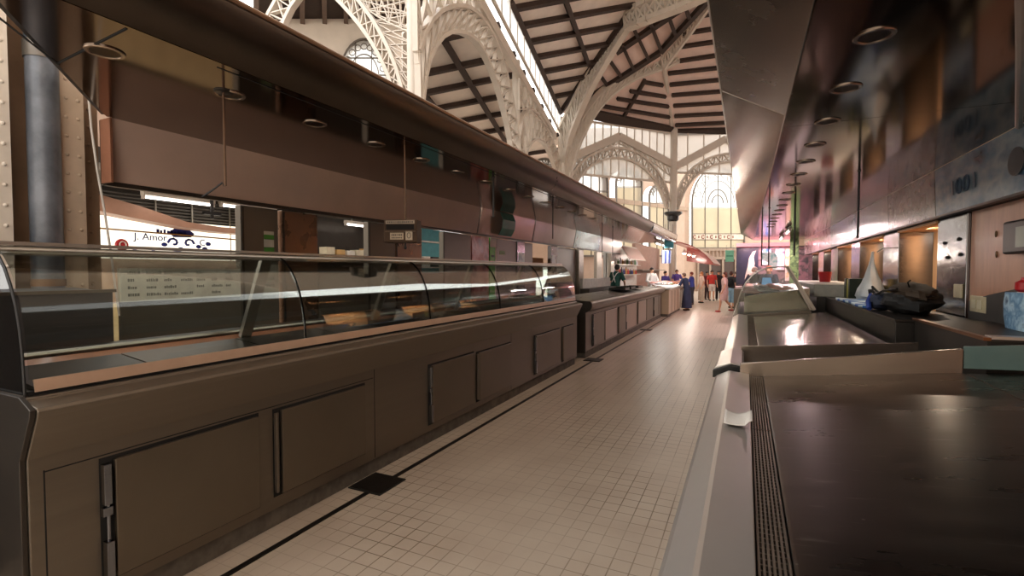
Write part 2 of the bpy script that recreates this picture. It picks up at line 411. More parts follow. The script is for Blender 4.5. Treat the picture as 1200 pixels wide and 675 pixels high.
Q4 = Vector((9.2, 33, 10.2)); R1 = N1u + perp*7 - up*5.5
b = MB()
for tri in ([A0, V3u, V3], [A0, V3, Q4], [A0, Q4, R1], [A0, R1, N1u]): b.extr(tri, up*.1)
struct(b.build('ceiling.008', roof_pink), 'far right part of the hall roof')
b = MB(); w3 = Vector((V3.x, V3.y, 0)); b.extr([w3, Vector((9.2, 33, 0)), Vector((9.2, 33, 8.9)), Vector((V3.x, V3.y, 8.9))], (.08, .22, 0)); struct(b.build('wall_right.001', wall_m))
b = MB(); b.box(-14, 9.2, -9.2, -9, 0, 6.2); struct(b.build('wall_front', wall_cream), 'hall wall behind the viewer')
# ---- clerestories (lit window bands under the eaves)
def clerestory(k, a, c, zt, zb, n, lab):
    a = Vector(a); c = Vector(c); nr = (c-a).cross(up).normalized()
    if nr.dot(CAM-a) < 0: nr = -nr
    b = MB(); b.extr([Vector((a.x, a.y, zb)), Vector((c.x, c.y, zb)), Vector((c.x, c.y, zt)), Vector((a.x, a.y, zt))], -nr*.02)
    o = struct(b.build('window_%d' % k, pane_m), lab)
    b = MB()
    for i in range(n+1):
        p = a.lerp(c, i/n); b.bar(Vector((p.x, p.y, zb)), Vector((p.x, p.y, zt)), .07, .03, nr)
    for z in (zb, zt): b.bar(Vector((a.x, a.y, z)), Vector((c.x, c.y, z)), .12, .06, nr)
    b.build('window_frame', white_iron, o); return o
clerestory(1, Eb, V1, eave-.05, 9.1, 34, 'long band of bright clerestory glass under the left eave')
clerestory(2, V1, V2, eave-.25, 7.0, 14, 'bright clerestory glass above the gabled arch')
clerestory(3, V2, V3, eave-.1, 7.6, 8, 'bright clerestory glass at the far right')

# ---- iron columns of the hall
def column(px, D, z1, lab, r=.17, cap=None):
    p = atD(px, 318, D); p.z = 0
    t = thing('iron_column', p, lab, 'column', 'white iron columns of the hall')
    b = MB(); b.lathe([(r*1.5, 0), (r*1.5, .5), (r*1.1, .6), (r, .8), (r, z1)], p, 12); b.build('shaft', white_iron, t, smooth=True)
    if cap:
        b = MB(); b.lathe([(r*1.02, cap-.45), (r*1.5, cap-.35), (r*1.6, cap-.12), (r*2.4, cap), (r*2.4, cap+.12), (r*1.05, cap+.14)], p, 12); b.build('capital', black_pl, t, smooth=True)
    return t, p
column(486, 9.5, 9.6, 'tall white iron column rising behind the left canopy, nearest to the camera', .12)
column(605, 17.3, 8.9, 'white iron column behind the left canopy, second along the arcade', .14)
column(658, 27.0, 9.6, 'white iron corner column where the curved roof ribs fan out', .22)
column(788, 30.0, 10.2, 'white iron column with a black capital above the teal hanging sign', .22, cap=5.1)

# ---- arcade arches on the left line (plane through E0, V1)
planeL = Pl(Eb, V1, V1 + up)
nL = planeL.n
def arch(lab, plane, inner, outer, n, w=.05, d=.16, wc=None, extra=None, beam=None):
    A = smooth_poly([plane.at(*p) for p in inner]); B = smooth_poly([plane.at(*p) for p in outer])
    b = MB(); lattice(b, A, B, n, w, d, plane.n, wc)
    if extra:
        for P, n2 in extra:
            X_ = smooth_poly([plane.at(*p) for p in P[0]], 1); Y_ = smooth_poly([plane.at(*p) for p in P[1]], 1)
            lattice(b, X_, Y_, n2, w*.8, d*.6, plane.n, w)
    if beam:
        for p, q, ww in beam: b.bar(plane.at(*p), plane.at(*q), ww, d*1.6, plane.n)
    o = b.build('lattice_arch', white_iron)
    return tag(o, lab, 'arch', 'white lattice arches of the hall')
arch('broad white lattice arch between the two tall left columns, before the beamed aisle roof', planeL,
     [(491, 150), (493, 105), (499, 70), (512, 45), (527, 36), (546, 38), (562, 52), (577, 85), (588, 120), (598, 165), (601, 200)],
     [(489, 60), (497, 32), (513, 12), (530, 6), (550, 8), (570, 28), (586, 62), (597, 105), (605, 150), (608, 195)], 20, .032, .12, .085,
     extra=[(([(488, -30), (530, -30), (570, -20)], [(492, 34), (530, 4), (572, 24)]), 7), (([(486, -10), (487, 60)], [(492, 30), (489, 75)]), 3)],
     beam=[((545, -25), (650, 160), .30)])
arch('small white lattice arch beside the corner column, above the left canopy', planeL,
     [(611, 205), (615, 178), (622, 165), (630, 162), (638, 168), (646, 185), (652, 205)],
     [(608, 160), (612, 130), (622, 126), (634, 140), (645, 160), (655, 185), (657, 205)], 12, .035, .12, .09,
     extra=[(([(608, 85), (622, 108), (648, 158)], [(608, 128), (620, 128), (642, 155)]), 8)])
# cross arch towards the outer wall
C1 = atD(486, 0, 9.5); crossd = Vector((-cy*.968 - sy*.25, -sy*.968 + cy*.25, 0))
planeX = Pl(C1, C1 + crossd, C1 + up)
arch('large white riveted arch in the upper left with a lattice spandrel, over the arched window', planeX,
     [(322, 75), (328, 42), (337, 18), (350, -4), (368, -16), (386, -10), (402, 6), (425, 32), (446, 65), (461, 100), (469, 140)],
     [(300, 75), (308, 36), (320, 8), (338, -18), (366, -34), (392, -28), (412, -10), (436, 20), (456, 55), (471, 95), (478, 140)], 18, .022, .10, .07,
     extra=[(([(392, -28), (440, -30), (484, -30)], [(412, -8), (440, 20), (484, 40)]), 6), (([(420, 0), (456, 50), (474, 100)], [(484, 0), (485, 60), (484, 120)]), 7)])
# ---- gabled arch V1-V2 and V2-V3
planeG = Pl(V1, V2, V1 + up); planeG3 = Pl(V2, V3, V2 + up)
arch('white gabled lattice arch between the corner column and the black-capped column', planeG,
     [(664, 245), (670, 222), (684, 200), (702, 188), (722, 184), (742, 189), (758, 200), (772, 218), (782, 245)],
     [(662, 225), (668, 206), (684, 186), (704, 176), (724, 172), (746, 178), (764, 192), (778, 212), (785, 236)], 20, .04, .15, .11,
     extra=[(([(668, 200), (690, 182), (725, 168)], [(664, 190), (690, 174), (725, 160)]), 10), (([(725, 168), (760, 186), (785, 206)], [(725, 160), (760, 178), (787, 196)]), 10)],
     beam=[((662, 188), (725, 160), .42), ((725, 160), (788, 193), .42)])
arch('white gabled lattice arch right of the black-capped column, cut off by the right canopy', planeG3,
     [(794, 245), (800, 226), (812, 208), (830, 195), (852, 189), (880, 192), (900, 205), (915, 240)],
     [(792, 232), (798, 212), (812, 195), (832, 184), (854, 179), (880, 182), (904, 196), (920, 232)], 18, .04, .15, .11,
     beam=[((790, 196), (850, 163), .42), ((850, 163), (915, 196), .42)])
# ---- roof ribs fanning from the corner column
def rib(lab, A, B, n, nrm, w=.07, d=.22, wc=.16):
    b = MB(); lattice(b, smooth_poly(A), smooth_poly(B), n, w, d, nrm, wc)
    return tag(b.build('roof_rib', white_iron), lab, 'roof rib', 'white curved ribs under the roof')
sideh = (hip.cross(up)).normalized()
def pts(L_): return [atD(*q) for q in L_]
rib('straight white lattice rib rising from the corner column to the upper right', pts([(664, 185, 26.4), (668, 160, 26.2), (690, 108, 24.7), (715, 65, 23.3), (736, 32, 22.0)]),
    pts([(657, 150, 26.6), (666, 132, 26.2), (686, 92, 24.6), (710, 50, 23.2), (733, 12, 22.0)]), 14, sideh)
rib('long curved white rib from the corner column to the node above the far column', pts([(662, 232, 26.5), (668, 195, 26.4), (684, 152, 26.3), (706, 118, 26.2), (738, 92, 26.1), (775, 79, 25.9)]),
    pts([(660, 190, 26.4), (668, 160, 26.3), (684, 132, 26.2), (706, 104, 26.0), (738, 83, 25.8), (775, 64, 25.6)]), 18, planeT.n)
rib('white curved rib spanning from the roof node to the right behind the canopy', pts([(777, 80, 25.9), (795, 70, 25.9), (818, 63, 26), (845, 59, 26), (880, 58, 26)]),
    pts([(777, 68, 25.7), (795, 60, 25.7), (818, 54, 25.8), (845, 49, 25.8), (880, 46, 25.8)]), 10, planeF3.n)
rib('white rib climbing from the roof node to the top edge of the picture', pts([(777, 80, 25.7), (790, 62, 25.2), (808, 38, 24.4), (835, 0, 23), (846, -16, 22.6)]),
    pts([(774, 66, 25.5), (786, 48, 25), (803, 27, 24.2), (828, -8, 22.8), (840, -24, 22.4)]), 10, planeT.n)
rib('bright white arched truss crossing the top of the roof', pts([(735, 33, 21.8), (750, 27, 21), (775, 17, 20.5), (800, 8, 20), (830, -6, 19.5)]),
    pts([(733, 16, 21.8), (748, 7, 21), (773, -4, 20.5), (800, -14, 20), (830, -28, 19.5)]), 9, sideh, .09, .3, .2)
b = MB(); b.tube([V2, atD(783, 112, 28), atD(778, 78, 25.9)], .12, 8); tag(b.build('roof_strut', white_iron), 'slim white strut from the black-capped column up to the roof node', 'strut')

# ---- aisle roof behind the arcade
Lp = lambda d, u, z: Vector((V1.x, V1.y, z)) - Ldir*d - Vector((Ldir.y, -Ldir.x, 0))*u
planeA = Pl(Lp(0, .15, 8.95), Lp(12, .15, 8.95), Lp(0, 9.15, 5.9))
on = lambda px, py: planeA.at(px, py)
cor = [Lp(-1.5, .15, 8.95), Lp(15.5, .15, 8.95), on(472, 40), on(472, 108), Lp(-1.5, 9.15, 5.9)]
Ab = []
for x0, y0, x1, y1 in ((440, 62, 622, 22), (440, 98, 622, 60), (440, 121, 622, 84), (440, 141, 630, 105), (440, 160, 640, 124), (440, 177, 650, 141), (440, 192, 660, 157), (440, 207, 668, 173), (500, 213, 668, 188)):
    sl = (y1-y0)/(x1-x0); xe = (570+.533*(y0-sl*x0))/(1-.533*sl); xe = min(x1, xe); xs = max(x0, 486)
    Ab.append((xs, y0+sl*(xs-x0), xe, y0+sl*(xe-x0)))
Ab += [(513, 35, 596, 172, .18), (495, 108, 540, 165, .18), (488, 30, 513, 40, .15)]
roof('ceiling.004', [cor], planeA, roof_m, Ab, .15, .18)
# ---- outer left wall with arched window, dark ceiling over it
W0a = atD(300, 318, 15.5); W0b = atD(497, 318, 17.5)
planeW0 = Pl(W0a, W0b, W0a + up)
def wall(name, plane, quad, m, th=.25):
    b = MB(); b.extr([plane.at(*p) for p in quad], -plane.n*th); return struct(b.build(name, m))
WL0 = wall('wall_left', planeW0, [(285, 315), (499, 315), (499, -10), (285, 22)], wall_cream)
def cut(wl, plane, outline):
    c = MB(); c.extr([plane.at(*p, .5) for p in outline], -plane.n*1.2); c = c.build('cutter', wall_m)
    m = wl.modifiers.new('b', 'BOOLEAN'); m.object = c; m.operation = 'DIFFERENCE'; m.solver = 'EXACT'
    dg = bpy.context.evaluated_depsgraph_get(); me = bpy.data.meshes.new_from_object(wl.evaluated_get(dg))
    wl.modifiers.clear(); wl.data = me; bpy.data.objects.remove(c)
def arched(k, wl, plane, x0, x1, ytop, ybot, yspr, mull, trans, m_up=None, m_low=None, split=None, lab=None, tracery=True):
    """arched window: outline in the wall plane; pane, blind, frame bars"""
    P = lambda px, py, o=.06: plane.at(px, py, o)
    xm = (x0+x1)/2; hw = (x1-x0)/2
    outline = [(x0, ybot), (x0, yspr)] + [(xm-hw*math.cos(a), yspr-(yspr-ytop)*math.sin(a)) for a in [pi*i/16 for i in range(1, 16)]] + [(x1, yspr), (x1, ybot)]
    cut(wl, plane, outline)
    b = MB(); b.extr([P(*p) for p in outline], plane.n*.02)
    o = struct(b.build('window_%d' % k, m_up or pane_m), lab)
    if m_low:
        b = MB(); b.extr([P(*p, .1) for p in ((x0, ybot), (x0, split), (x1, split), (x1, ybot))], plane.n*.02); b.build('blind', m_low, o)
    fs_ = .45 if k == 4 else 1.; fw = .09*fs_; b = MB()
    Q = [P(*p, .12) for p in outline] ; Q.append(Q[0])
    chord(b, Q, .11*fs_, .12, plane.n)
    for t in mull:
        x = x0+(x1-x0)*t; u = (x-xm)/hw; yt = yspr-(yspr-ytop)*math.sqrt(max(0, 1-u*u)); b.bar(P(x, ybot, .13), P(x, yt, .13), fw*.6, .06, plane.n)
    for y in trans: b.bar(P(x0, y, .13), P(x1, y, .13), fw*.6, .06, plane.n)
    if tracery:
        for f in (.62,):
            Q = [P(xm-hw*f*math.cos(a), yspr-(yspr-ytop)*f*math.sin(a), .13) for a in [pi*i/14 for i in range(15)]]; chord(b, Q, .05*fs_, .05, plane.n)
        for a in [pi*i/10 for i in range(1, 10)]:
            c = (xm-hw*.82*math.cos(a), yspr-(yspr-ytop)*.82*math.sin(a)); r = hw*.13
            Q = [P(c[0]+r*math.cos(t), c[1]+r*math.sin(t), .13) for t in [2*pi*i/7 for i in range(8)]]; chord(b, Q, .04*fs_, .04, plane.n)
    b.build('window_frame', leadm, o); return o
arched(4, WL0, planeW0, 398, 455, 46, 150, 92, (.33, .66), (68, 88, 110), lab='arched leaded window in the upper left wall', tracery=True)
gem = MB(); gem.extr([planeW0.at(*p, .2) for p in ((425, 92), (421, 86), (425, 77), (429, 86))], planeW0.n*.02)
gem.build('amber_pane', mat('amber_glass', 'c98a35', .3), bpy.data.objects['window_4'])
tq = [planeW0.at(*p) for p in ((300, 22), (499, 22))]
cd = [atD(300, -70, 12.3), atD(499, -60, 13.5)]
plD = Pl(tq[0], tq[1], cd[0])
b = MB(); b.extr([tq[0], tq[1], cd[1], cd[0]], up*.15); dc = struct(b.build('ceiling.005', beam_m))
b = MB()
for i in range(9):
    t = i/8; b.bar(tq[0].lerp(tq[1], t)-up*.1, cd[0].lerp(cd[1], t)-up*.1, .14, .14, up)
b.build('roof_beams', mat('mid_timber', '5a4538', .7), dc)
# small window beyond the arcade
W4a, W4b = atD(560, 318, 28.5), atD(668, 318, 29.5); planeW4 = Pl(W4a, W4b, W4a + up)
WL4 = wall('wall_left.001', planeW4, [(520, 316), (668, 316), (668, 178), (520, 178)], wall_m)
arched(5, WL4, planeW4, 623, 652, 186, 240, 201, (.33, .66), (196,), lab='small arched window glimpsed under the small lattice arch')

# ---- far walls
def aD(px, inv0, inv1, p0, p1): return 1/(inv0+(inv1-inv0)*(px-p0)/(p1-p0))
Wa, Wb = atD(640, 318, 28.6), atD(802, 318, 41.0); planeW1 = Pl(Wa, Wb, Wa + up)
WL1 = wall('wall_back', planeW1, [(655, 352), (806, 344), (806, 150), (655, 150)], wall_m)
arched(6, WL1, planeW1, 664, 712, 177, 300, 215, (.2, .4, .6, .8), (205, 224), m_low=blind_m, split=226, lab='large arched window behind the gabled arch, with bright upper panes')
arched(7, WL1, planeW1, 722, 752, 198, 300, 214, (.3, .7), (219,), m_low=blind_m, split=220, lab='narrow arched window with cream blind, between the large arched window and the far column')
arched(8, WL1, planeW1, 761, 783, 217, 300, 230, (.4, .75), (238,), m_low=blind_m, split=239, lab='narrow arched window with cream blind just left of the black-capped column')
Wc, Wd = atD(800, 318, 41.0), atD(900, 318, 41.5); planeW2 = Pl(Wc, Wd, Wc + up)
WL2 = wall('wall_back.001', planeW2, [(798, 345), (945, 345), (945, 150), (798, 150)], wall_m)
arched(9, WL2, planeW2, 811, 872, 196, 291, 238, (.25, .5, .75), (243, 274, 281), m_low=blind_m, split=244, lab='great arched window over the far door, leaded tracery above cream blinds')
w9 = bpy.data.objects['window_9']
b = MB()
for r in (.38, .22):
    Q = [planeW2.at(841-30*r*math.cos(a), 238-42*r*math.sin(a), .15) for a in [pi*i/12 for i in range(13)]]; chord(b, Q, .08, .05, planeW2.n)
b.build('rosette', leadm, w9)
b = MB(); b.extr([planeW2.at(*p, .13) for p in ((811, 281), (872, 281), (872, 274), (811, 274))], planeW2.n*.02); b.build('lettered_band', mat('ivory', 'ead9c4', .6), w9)
b = MB()
for k, px in enumerate((814, 819, 824, 829, 834, 839, 844, 849, 854, 859)):
    if k % 2 == 0:
        Q = [planeW2.at(px+1.6*math.cos(a), 277.6+2.0*math.sin(a), .17) for a in [.5+5.3*i/9 for i in range(10)]]; chord(b, Q, .05, .04, planeW2.n)
    else: b.bar(planeW2.at(px, 276.2, .17), planeW2.at(px, 279, .17), .07, .04, planeW2.n)
b.build('ornament', mat('rust_red', '8c4a38', .6), w9)
# door under the great window
o = MB(); o.extr([planeW2.at(*p, .05) for p in ((818, 346), (862, 346), (862, 304), (818, 304))], planeW2.n*.05)
d9 = struct(o.build('door_1', mat('dark_doorway', '4d3c34', .7)), 'dark doorway below the great window')
b = MB()
for px in [818+4.4*i for i in range(11)]: b.bar(planeW2.at(px, 302, .14), planeW2.at(px, 293, .14), .09, .08, planeW2.n)
for y in (302.5, 292.5): b.bar(planeW2.at(816, y, .14), planeW2.at(864, y, .14), .2, .1, planeW2.n)
for px in (818, 832, 847, 862): b.bar(planeW2.at(px, 346, .14), planeW2.at(px, 303, .14), .16, .1, planeW2.n)
b.build('door_frame', mat('door_frame_paint', 'a58e7b', .6), d9)
# plain side wall far right (behind the right stalls)
b = MB(); b.box(9.0, 9.25, -8, 33, 0, 8.7); struct(b.build('wall_right', wall_m))
# wall strips: cornice between walls
b = MB(); b.extr([planeW1.at(*p, .1) for p in ((655, 231), (806, 247), (806, 243), (655, 224))], planeW1.n*.06); struct(b.build('trim_2', mat('stone_band', 'b49a83', .8)), 'stone band on the far wall')
# ================================================================== LEFT: GLASS DISPLAY COUNTER
Y0, Y1 = .98, 8.42
ctr = thing('glass_display_counter', (-3.2, 4.7, 0), 'long brown steel display counter with curved glass front, nearest on the left of the aisle', 'counter')
b = MB(); b.prism_y([(-2.70, .13), (-2.70, .86), (-2.605, 1.05), (-2.597, 1.075), (-2.61, 1.09), (-2.70, 1.105), (-2.705, 1.12), (-3.62, 1.12), (-3.62, .13)], Y0, Y1); b.build('body', steel_body, ctr, bevel=.004)
b = MB(); b.box(-3.6, -2.735, Y0+.03, Y1-.02, .001, .13); b.build('plinth', plinth_m, ctr)
b = MB(); b.box(-2.745, -2.73, Y0+.02, Y1-.02, 1.121, 1.14); b.build('seal', blackgap, ctr)
b = MB(); b.prism_y([(-2.725, 1.137), (-2.72, 1.137), (-2.727, 1.19), (-2.738, 1.19)], Y0+.04, Y1-.02); b.build('price_strip', strip_tan, ctr)
for y in (3.113, 5.69):
    b = MB(); b.box(-2.7035, -2.6995, y-.004, y+.004, .14, .86); b.build('panel_seam', blackgap, ctr)
b = MB(); b.box(-2.703, -2.6995, 1.03, 1.036, .14, .80); b.box(-2.703, -2.6995, 1.03, 3.1, .79, .796); b.build('panel_seam', blackgap, ctr)
def latch_handle(par, y, z0, z1, x=-2.70):
    b = MB(); zm = (z0+z1)/2; h = z1-z0
    b.box(x+.004, x+.035, y-.016, y+.016, zm+h*.14, z1); b.box(x+.004, x+.045, y-.016, y+.016, z0, zm-h*.18)
    b.box(x+.004, x+.03, y-.02, y+.02, zm+h*.04, zm+h*.12)
    b.tube([(x+.02, y+.004, z0+.02), (x+.02, y+.004, z1-.02)], .008, 8)
    return b.build('latch', chrome, par, bevel=.003)
def rail_handle(par, y, z0, z1, x=-2.70):
    b = MB(); b.box(x+.004, x+.03, y-.014, y+.002, z0, z1); b.box(x+.004, x+.016, y+.002, y+.016, z0, z1)
    return b.build('edge_pull', steel_body, par, bevel=.003)
for (y0, y1, z0, z1, kind) in ((1.285, 2.05, .20, .765, 'l'), (2.215, 2.99, .22, .76, 'r'), (3.91, 4.72, .20, .755, 'l'), (4.83, 5.66, .20, .74, 'r'), (6.49, 7.50, .19, .73, 'l'), (7.66, 8.2, .18, .73, 'r')):
    b = MB(); b.box(-2.7005, -2.699, y0-.055, y1+.012, z0-.012, z1+.016); g = b.build('door_shade', blackgap, ctr)  # thin black plate stands in for the shade around the door
    b = MB(); b.box(-2.699, -2.676, y0, y1, z0, z1); d = b.build('door', steel_door, ctr, bevel=.005)
    (latch_handle if kind == 'l' else rail_handle)(d, y0-.035, z0+.02, z1-.01)
# left end panel
b = MB(); b.prism_y([(-2.71, .02), (-2.71, .86), (-2.612, 1.05), (-2.605, 1.085), (-2.70, 1.13), (-3.66, 1.13), (-3.66, .02)], Y0-.022, Y0-.001); b.build('end_panel', steel_dark, ctr, bevel=.003)
G = [(-2.735, 1.19), (-2.742, 1.30), (-2.758, 1.40), (-2.785, 1.50), (-2.825, 1.59), (-2.873, 1.665), (-2.925, 1.715), (-2.965, 1.738)]
JO = [1.0, 2.46, 3.95, 5.45, 6.88, 8.40]
for a, c in zip(JO[:-1], JO[1:]):
    b = MB(); b.shell_y(G, a+.006, c-.006, -.006); b.build('curved_glass', G_front, ctr, smooth=True)
for y in JO[1:-1]:
    b = MB(); b.tube([(x+.002, y, z+.002) for x, z in G], .007, 6); b.build('glass_joint', mat('joint_sealant', '0c0b0a', .9, 0, .05, spec=0.), ctr, smooth=True)
b = MB(); b.extr([(x, Y0+.012, z) for x, z in G] + [(-3.60, Y0+.012, 1.738), (-3.60, Y0+.012, 1.13), (-2.735, Y0+.012, 1.13)], (0, -.008, 0)); eg = b.build('end_glass', G_end, ctr)
b = MB(); b.tube([(x+.003, Y0+.01, z) for x, z in [(-2.732, 1.12)]+G], .006, 6); b.build('edge_trim', black, eg, smooth=True)
b = MB(); b.extr([(x, Y1-.012, z) for x, z in G] + [(-3.5, Y1-.012, 1.738), (-3.5, Y1-.012, 1.13), (-2.735, Y1-.012, 1.13)], (0, .008, 0)); eg = b.build('end_glass', G_front, ctr)
b = MB(); b.tube([(-2.985, Y0+.02, 1.745), (-2.985, Y1-.02, 1.745)], .021, 10); b.build('rail', alu, ctr, smooth=True)
b = MB(); b.box(-3.0, -2.975, Y0+.02, Y1-.02, 1.768, 1.785); b.build('top_strip', alu, ctr)
for y in (2.36, 3.72, 5.2, 6.7, 8.0):
    b = MB(); b.bar((-2.99, y, 1.73), (-3.22, y, 1.19), .03, .075, (0, 1, 0)); b.bar((-2.99, y+.042, 1.73), (-3.22, y+.042, 1.19), .02, .008, (0, 1, 0)); b.build('support_post', alu, ctr)
# cold deck with trays
y = 1.06; i = 0
while y < 8.2:
    w = .70 if i % 3 else .52
    b = MB(); b.prism_y([(-2.79, 1.123), (-2.79, 1.135), (-3.20, 1.185), (-3.20, 1.123)], y, min(y+w, 8.36)-.012)
    b.build('tray', mat('tray_steel', '5a5048', .3, .9, .1, 4.) if i % 2 else steel_dark, ctr); y += w; i += 1
b = MB(); b.prism_y([(-3.21, 1.123), (-3.21, 1.16), (-3.30, 1.2), (-3.30, 1.123)], 1.06, 8.36); b.build('deck_step', wood_dark, ctr)
b = MB(); b.tube([(-3.33, 1.06, 1.215), (-3.33, 8.36, 1.215)], .016, 8); b.build('deck_rail', alu, ctr, smooth=True)
b = MB(); b.box(-3.60, -3.36, 1.06, 8.36, 1.122, 1.21); b.build('rear_deck', steel_dark, ctr)

# ---- second counter, open steel fish counter
c2 = thing('steel_fish_counter', (-3.2, 13.6, 0), 'open grey steel fish counter without glass, next along the left side of the aisle', 'counter')
b = MB(); b.prism_y([(-2.72, .13), (-2.72, .87), (-2.63, .92), (-2.60, .98), (-2.60, 1.05), (-2.62, 1.08), (-2.73, 1.09), (-2.76, 1.05), (-3.45, 1.13), (-3.45, .13)], 9.03, 18.3); b.build('body', steel_body, c2, bevel=.006)
b = MB(); b.box(-3.4, -2.74, 9.05, 18.28, .001, .13); b.build('plinth', plinth_m, c2)
b = MB(); b.prism_y([(-2.80, 1.056), (-2.80, 1.062), (-3.42, 1.134), (-3.42, 1.127)], 9.1, 18.2); b.build('sloped_top', steel_slab, c2)
b = MB(); b.prism_y([(-2.722, .10), (-2.722, .87), (-2.63, .92), (-2.60, .98), (-2.60, 1.05), (-2.63, 1.085), (-3.45, 1.14), (-3.45, .10)], 9.0, 9.028); b.build('end_panel', steel_dark, c2)
for i, (y0, y1) in enumerate(((9.5, 10.34), (10.4, 11.42), (11.68, 12.42), (12.46, 13.7), (14.0, 15.2), (15.3, 16.4), (16.6, 17.5), (17.56, 18.2))):
    b = MB(); b.box(-2.721, -2.7195, y0-.08, y1+.01, .17, .81); b.build('door_shade', blackgap, c2)  # black plate in place of the shade framing each door
    b = MB(); b.box(-2.7195, -2.70, y0, y1, .18, .80); d = b.build('door', mat('pinkish_steel_door', 'a8988c', .35, .85, .05, 2.5, .02) if i in (1, 3, 4) else steel_door, c2, bevel=.004)
    (latch_handle if i % 3 == 0 else rail_handle)(d, y0-.045, .2, .78, -2.72)
# white back trough behind the second counter
t = thing('rear_work_board', (-4.0, 15, 0), 'pale grey splash board of the sink unit behind the green-shirted vendor', 'board')
b = MB(); b.box(-4.05, -3.98, 12.9, 15.9, 1.18, 1.45); b.build('board', mat('pale_panel', 'b9b3a8', .5), t, bevel=.01)
b = MB(); b.box(-4.05, -3.8, 12.9, 15.9, 0, 1.18); b.build('sink_unit', steel_dark, t)
for i, (y, l, h) in enumerate(((13.7, .55, .05), (14.5, .6, .06), (15.6, .7, .05))):
    t = thing('fish_tray', (-3.25, y, 1.12), ('black plastic tray lying flat on the steel counter in front of the green-shirted vendor', 'black tray on the steel counter, the middle one of three', 'black tray on the steel counter, farthest of three, next to the bright ice stall')[i], 'tray', 'black trays on the steel counter')
    b = MB(); zz = 1.14; b.box(-3.40, -2.95, y-l/2, y+l/2, zz, zz+.012); b.build('tray_base', black_pl, t)
    b = MB()
    for q in ((-3.40, -3.38, y-l/2, y+l/2), (-2.97, -2.95, y-l/2, y+l/2), (-3.38, -2.97, y-l/2, y-l/2+.02), (-3.38, -2.97, y+l/2-.02, y+l/2)): b.box(*q, zz+.012, zz+.012+h)
    b.build('rim', black_pl, t)

# ---- left canopy
cl = thing('stall_canopy', (-3.3, 10.5, 2.77), 'long dark steel canopy over the left stalls, its polished underside mirroring the fascia', 'canopy')
hoodL = [(-2.42, 3.045), (-2.40, 3.02), (-2.405, 2.985), (-2.44, 2.90), (-2.49, 2.83), (-2.57, 2.772), (-2.62, 2.80), (-2.62, 3.045)]
b = MB(); b.prism_y(hoodL, .72, 14.6); b.build('hood', mat('dark_hood', '5f554c', .3, 1., .12, 1.6, .03, rvar=.08), cl, smooth=True)
hoodL2 = [(-2.42, 3.045), (-2.40, 3.03), (-2.40, 2.97), (-2.42, 2.87), (-2.47, 2.80), (-2.57, 2.772), (-2.62, 2.80), (-2.62, 3.045)]
b = MB(); b.prism_y(hoodL2, 14.61, 20.0); b.build('hood', chrome, cl, smooth=True)
b = MB(); b.tube([(-2.412, .72, 3.045), (-2.412, 20, 3.045)], .016, 8); b.build('rim', mat('coppery_rim', '8d6d55', .4, .6), cl, smooth=True)
b = MB(); b.extr([(-2.575, .80, 2.77), (-2.575, 20, 2.77), (-4.2, 20, 2.77), (-4.2, 2.02, 2.77)], (0, 0, .02)); b.build('soffit', steel_soffit, cl)
b = MB(); b.extr([(-2.43, .72, 3.046), (-2.43, 20, 3.046), (-4.3, 20, 3.046), (-4.3, 2.05, 3.046)], (0, 0, .03)); b.build('roof_sheet', mat('bounce_roof_sheet', 'e6ddd0', .6), cl)  # unseen top sheet, made pale to bounce light onto the ceiling
b = MB(); b.extr([(-2.575, .79, 2.78), (-4.2, 2.01, 2.78), (-4.2, 2.01, 3.04), (-2.575, .79, 3.04)], (-.012, -.016, 0)); b.build('end_board', steel_dark, cl)
b = MB(); b.bar((-2.6, 1.34, 2.7685), (-3.36, 1.40, 2.7685), .01, .004); b.bar((-3.38, 1.41, 2.7685), (-2.95, 1.0, 2.7685), .01, .004); b.bar((-2.64, 1.8, 2.7685), (-2.64, 19.9, 2.7685), .006, .003); b.build('seam', blackgap, cl)
fs = thing('fascia_board', (-4.25, 8, 2.55), 'taupe fascia board with slanted joints hanging under the back of the left canopy', 'fascia')
def fseg(y0, y1, m, name='panel', par=fs, xt=-4.2, xb=-4.29, zt=2.79, zb=2.32, th=.03):
    b = MB(); b.hexa([(xb, y0, zb), (xb, y1, zb), (xb-th, y1, zb), (xb-th, y0, zb), (xt, y0, zt), (xt, y1, zt), (xt-th, y1, zt), (xt-th, y0, zt)]); return b.build(name, m, par, bevel=.003)
fseg(2.05, 7.63, fascia_m); fseg(7.69, 10.1, mat('taupe_fascia_light', 'c4a494', .22, .3, .05, 2., coat=.4)); fseg(10.16, 13.0, mat('taupe_fascia_grey', 'a08e83', .2, .4, .06, 2., coat=.4)); fseg(13.04, 15.6, mat('teal_grey_fascia', '7f9490', .2, .4, .1, 2., coat=.4)); fseg(15.64, 18.6, fascia_pink)
b = MB(); b.box(-4.32, -4.19, 2.035, 2.05, 2.3, 2.766); b.build('end_trim', mat('rust_trim', '8a5a42', .5), fs)
b = MB(); b.box(-4.36, -4.335, 2.05, 18.6, 2.3, 2.77); b.build('backing', blackgap, fs)  # black strip added behind the joints to stop light leaking through
b = MB(); b.box(-4.33, -4.28, 2.05, 18.6, 2.285, 2.318); b.build('bottom_trim', steel_dark, fs)
# curved teal poster in front of the fascia joint
b = MB(); b.shell_y([(-4.16, 2.76), (-4.10, 2.62), (-4.12, 2.46), (-4.2, 2.33)], 8.3, 8.85, -.01)
tag(b.build('teal_banner', mat('dark_teal', '3a8a80', .4, 0, .2, 3.)), 'dark teal curved banner hanging against the left fascia', 'banner')
for i, (y, xx, l) in enumerate(((2.054, -2.956, 0), (5.28, -2.75, 0), (7.85, -2.95, .55), (11.4, -3.1, .5), (12.6, -3.1, .6))):
    pass
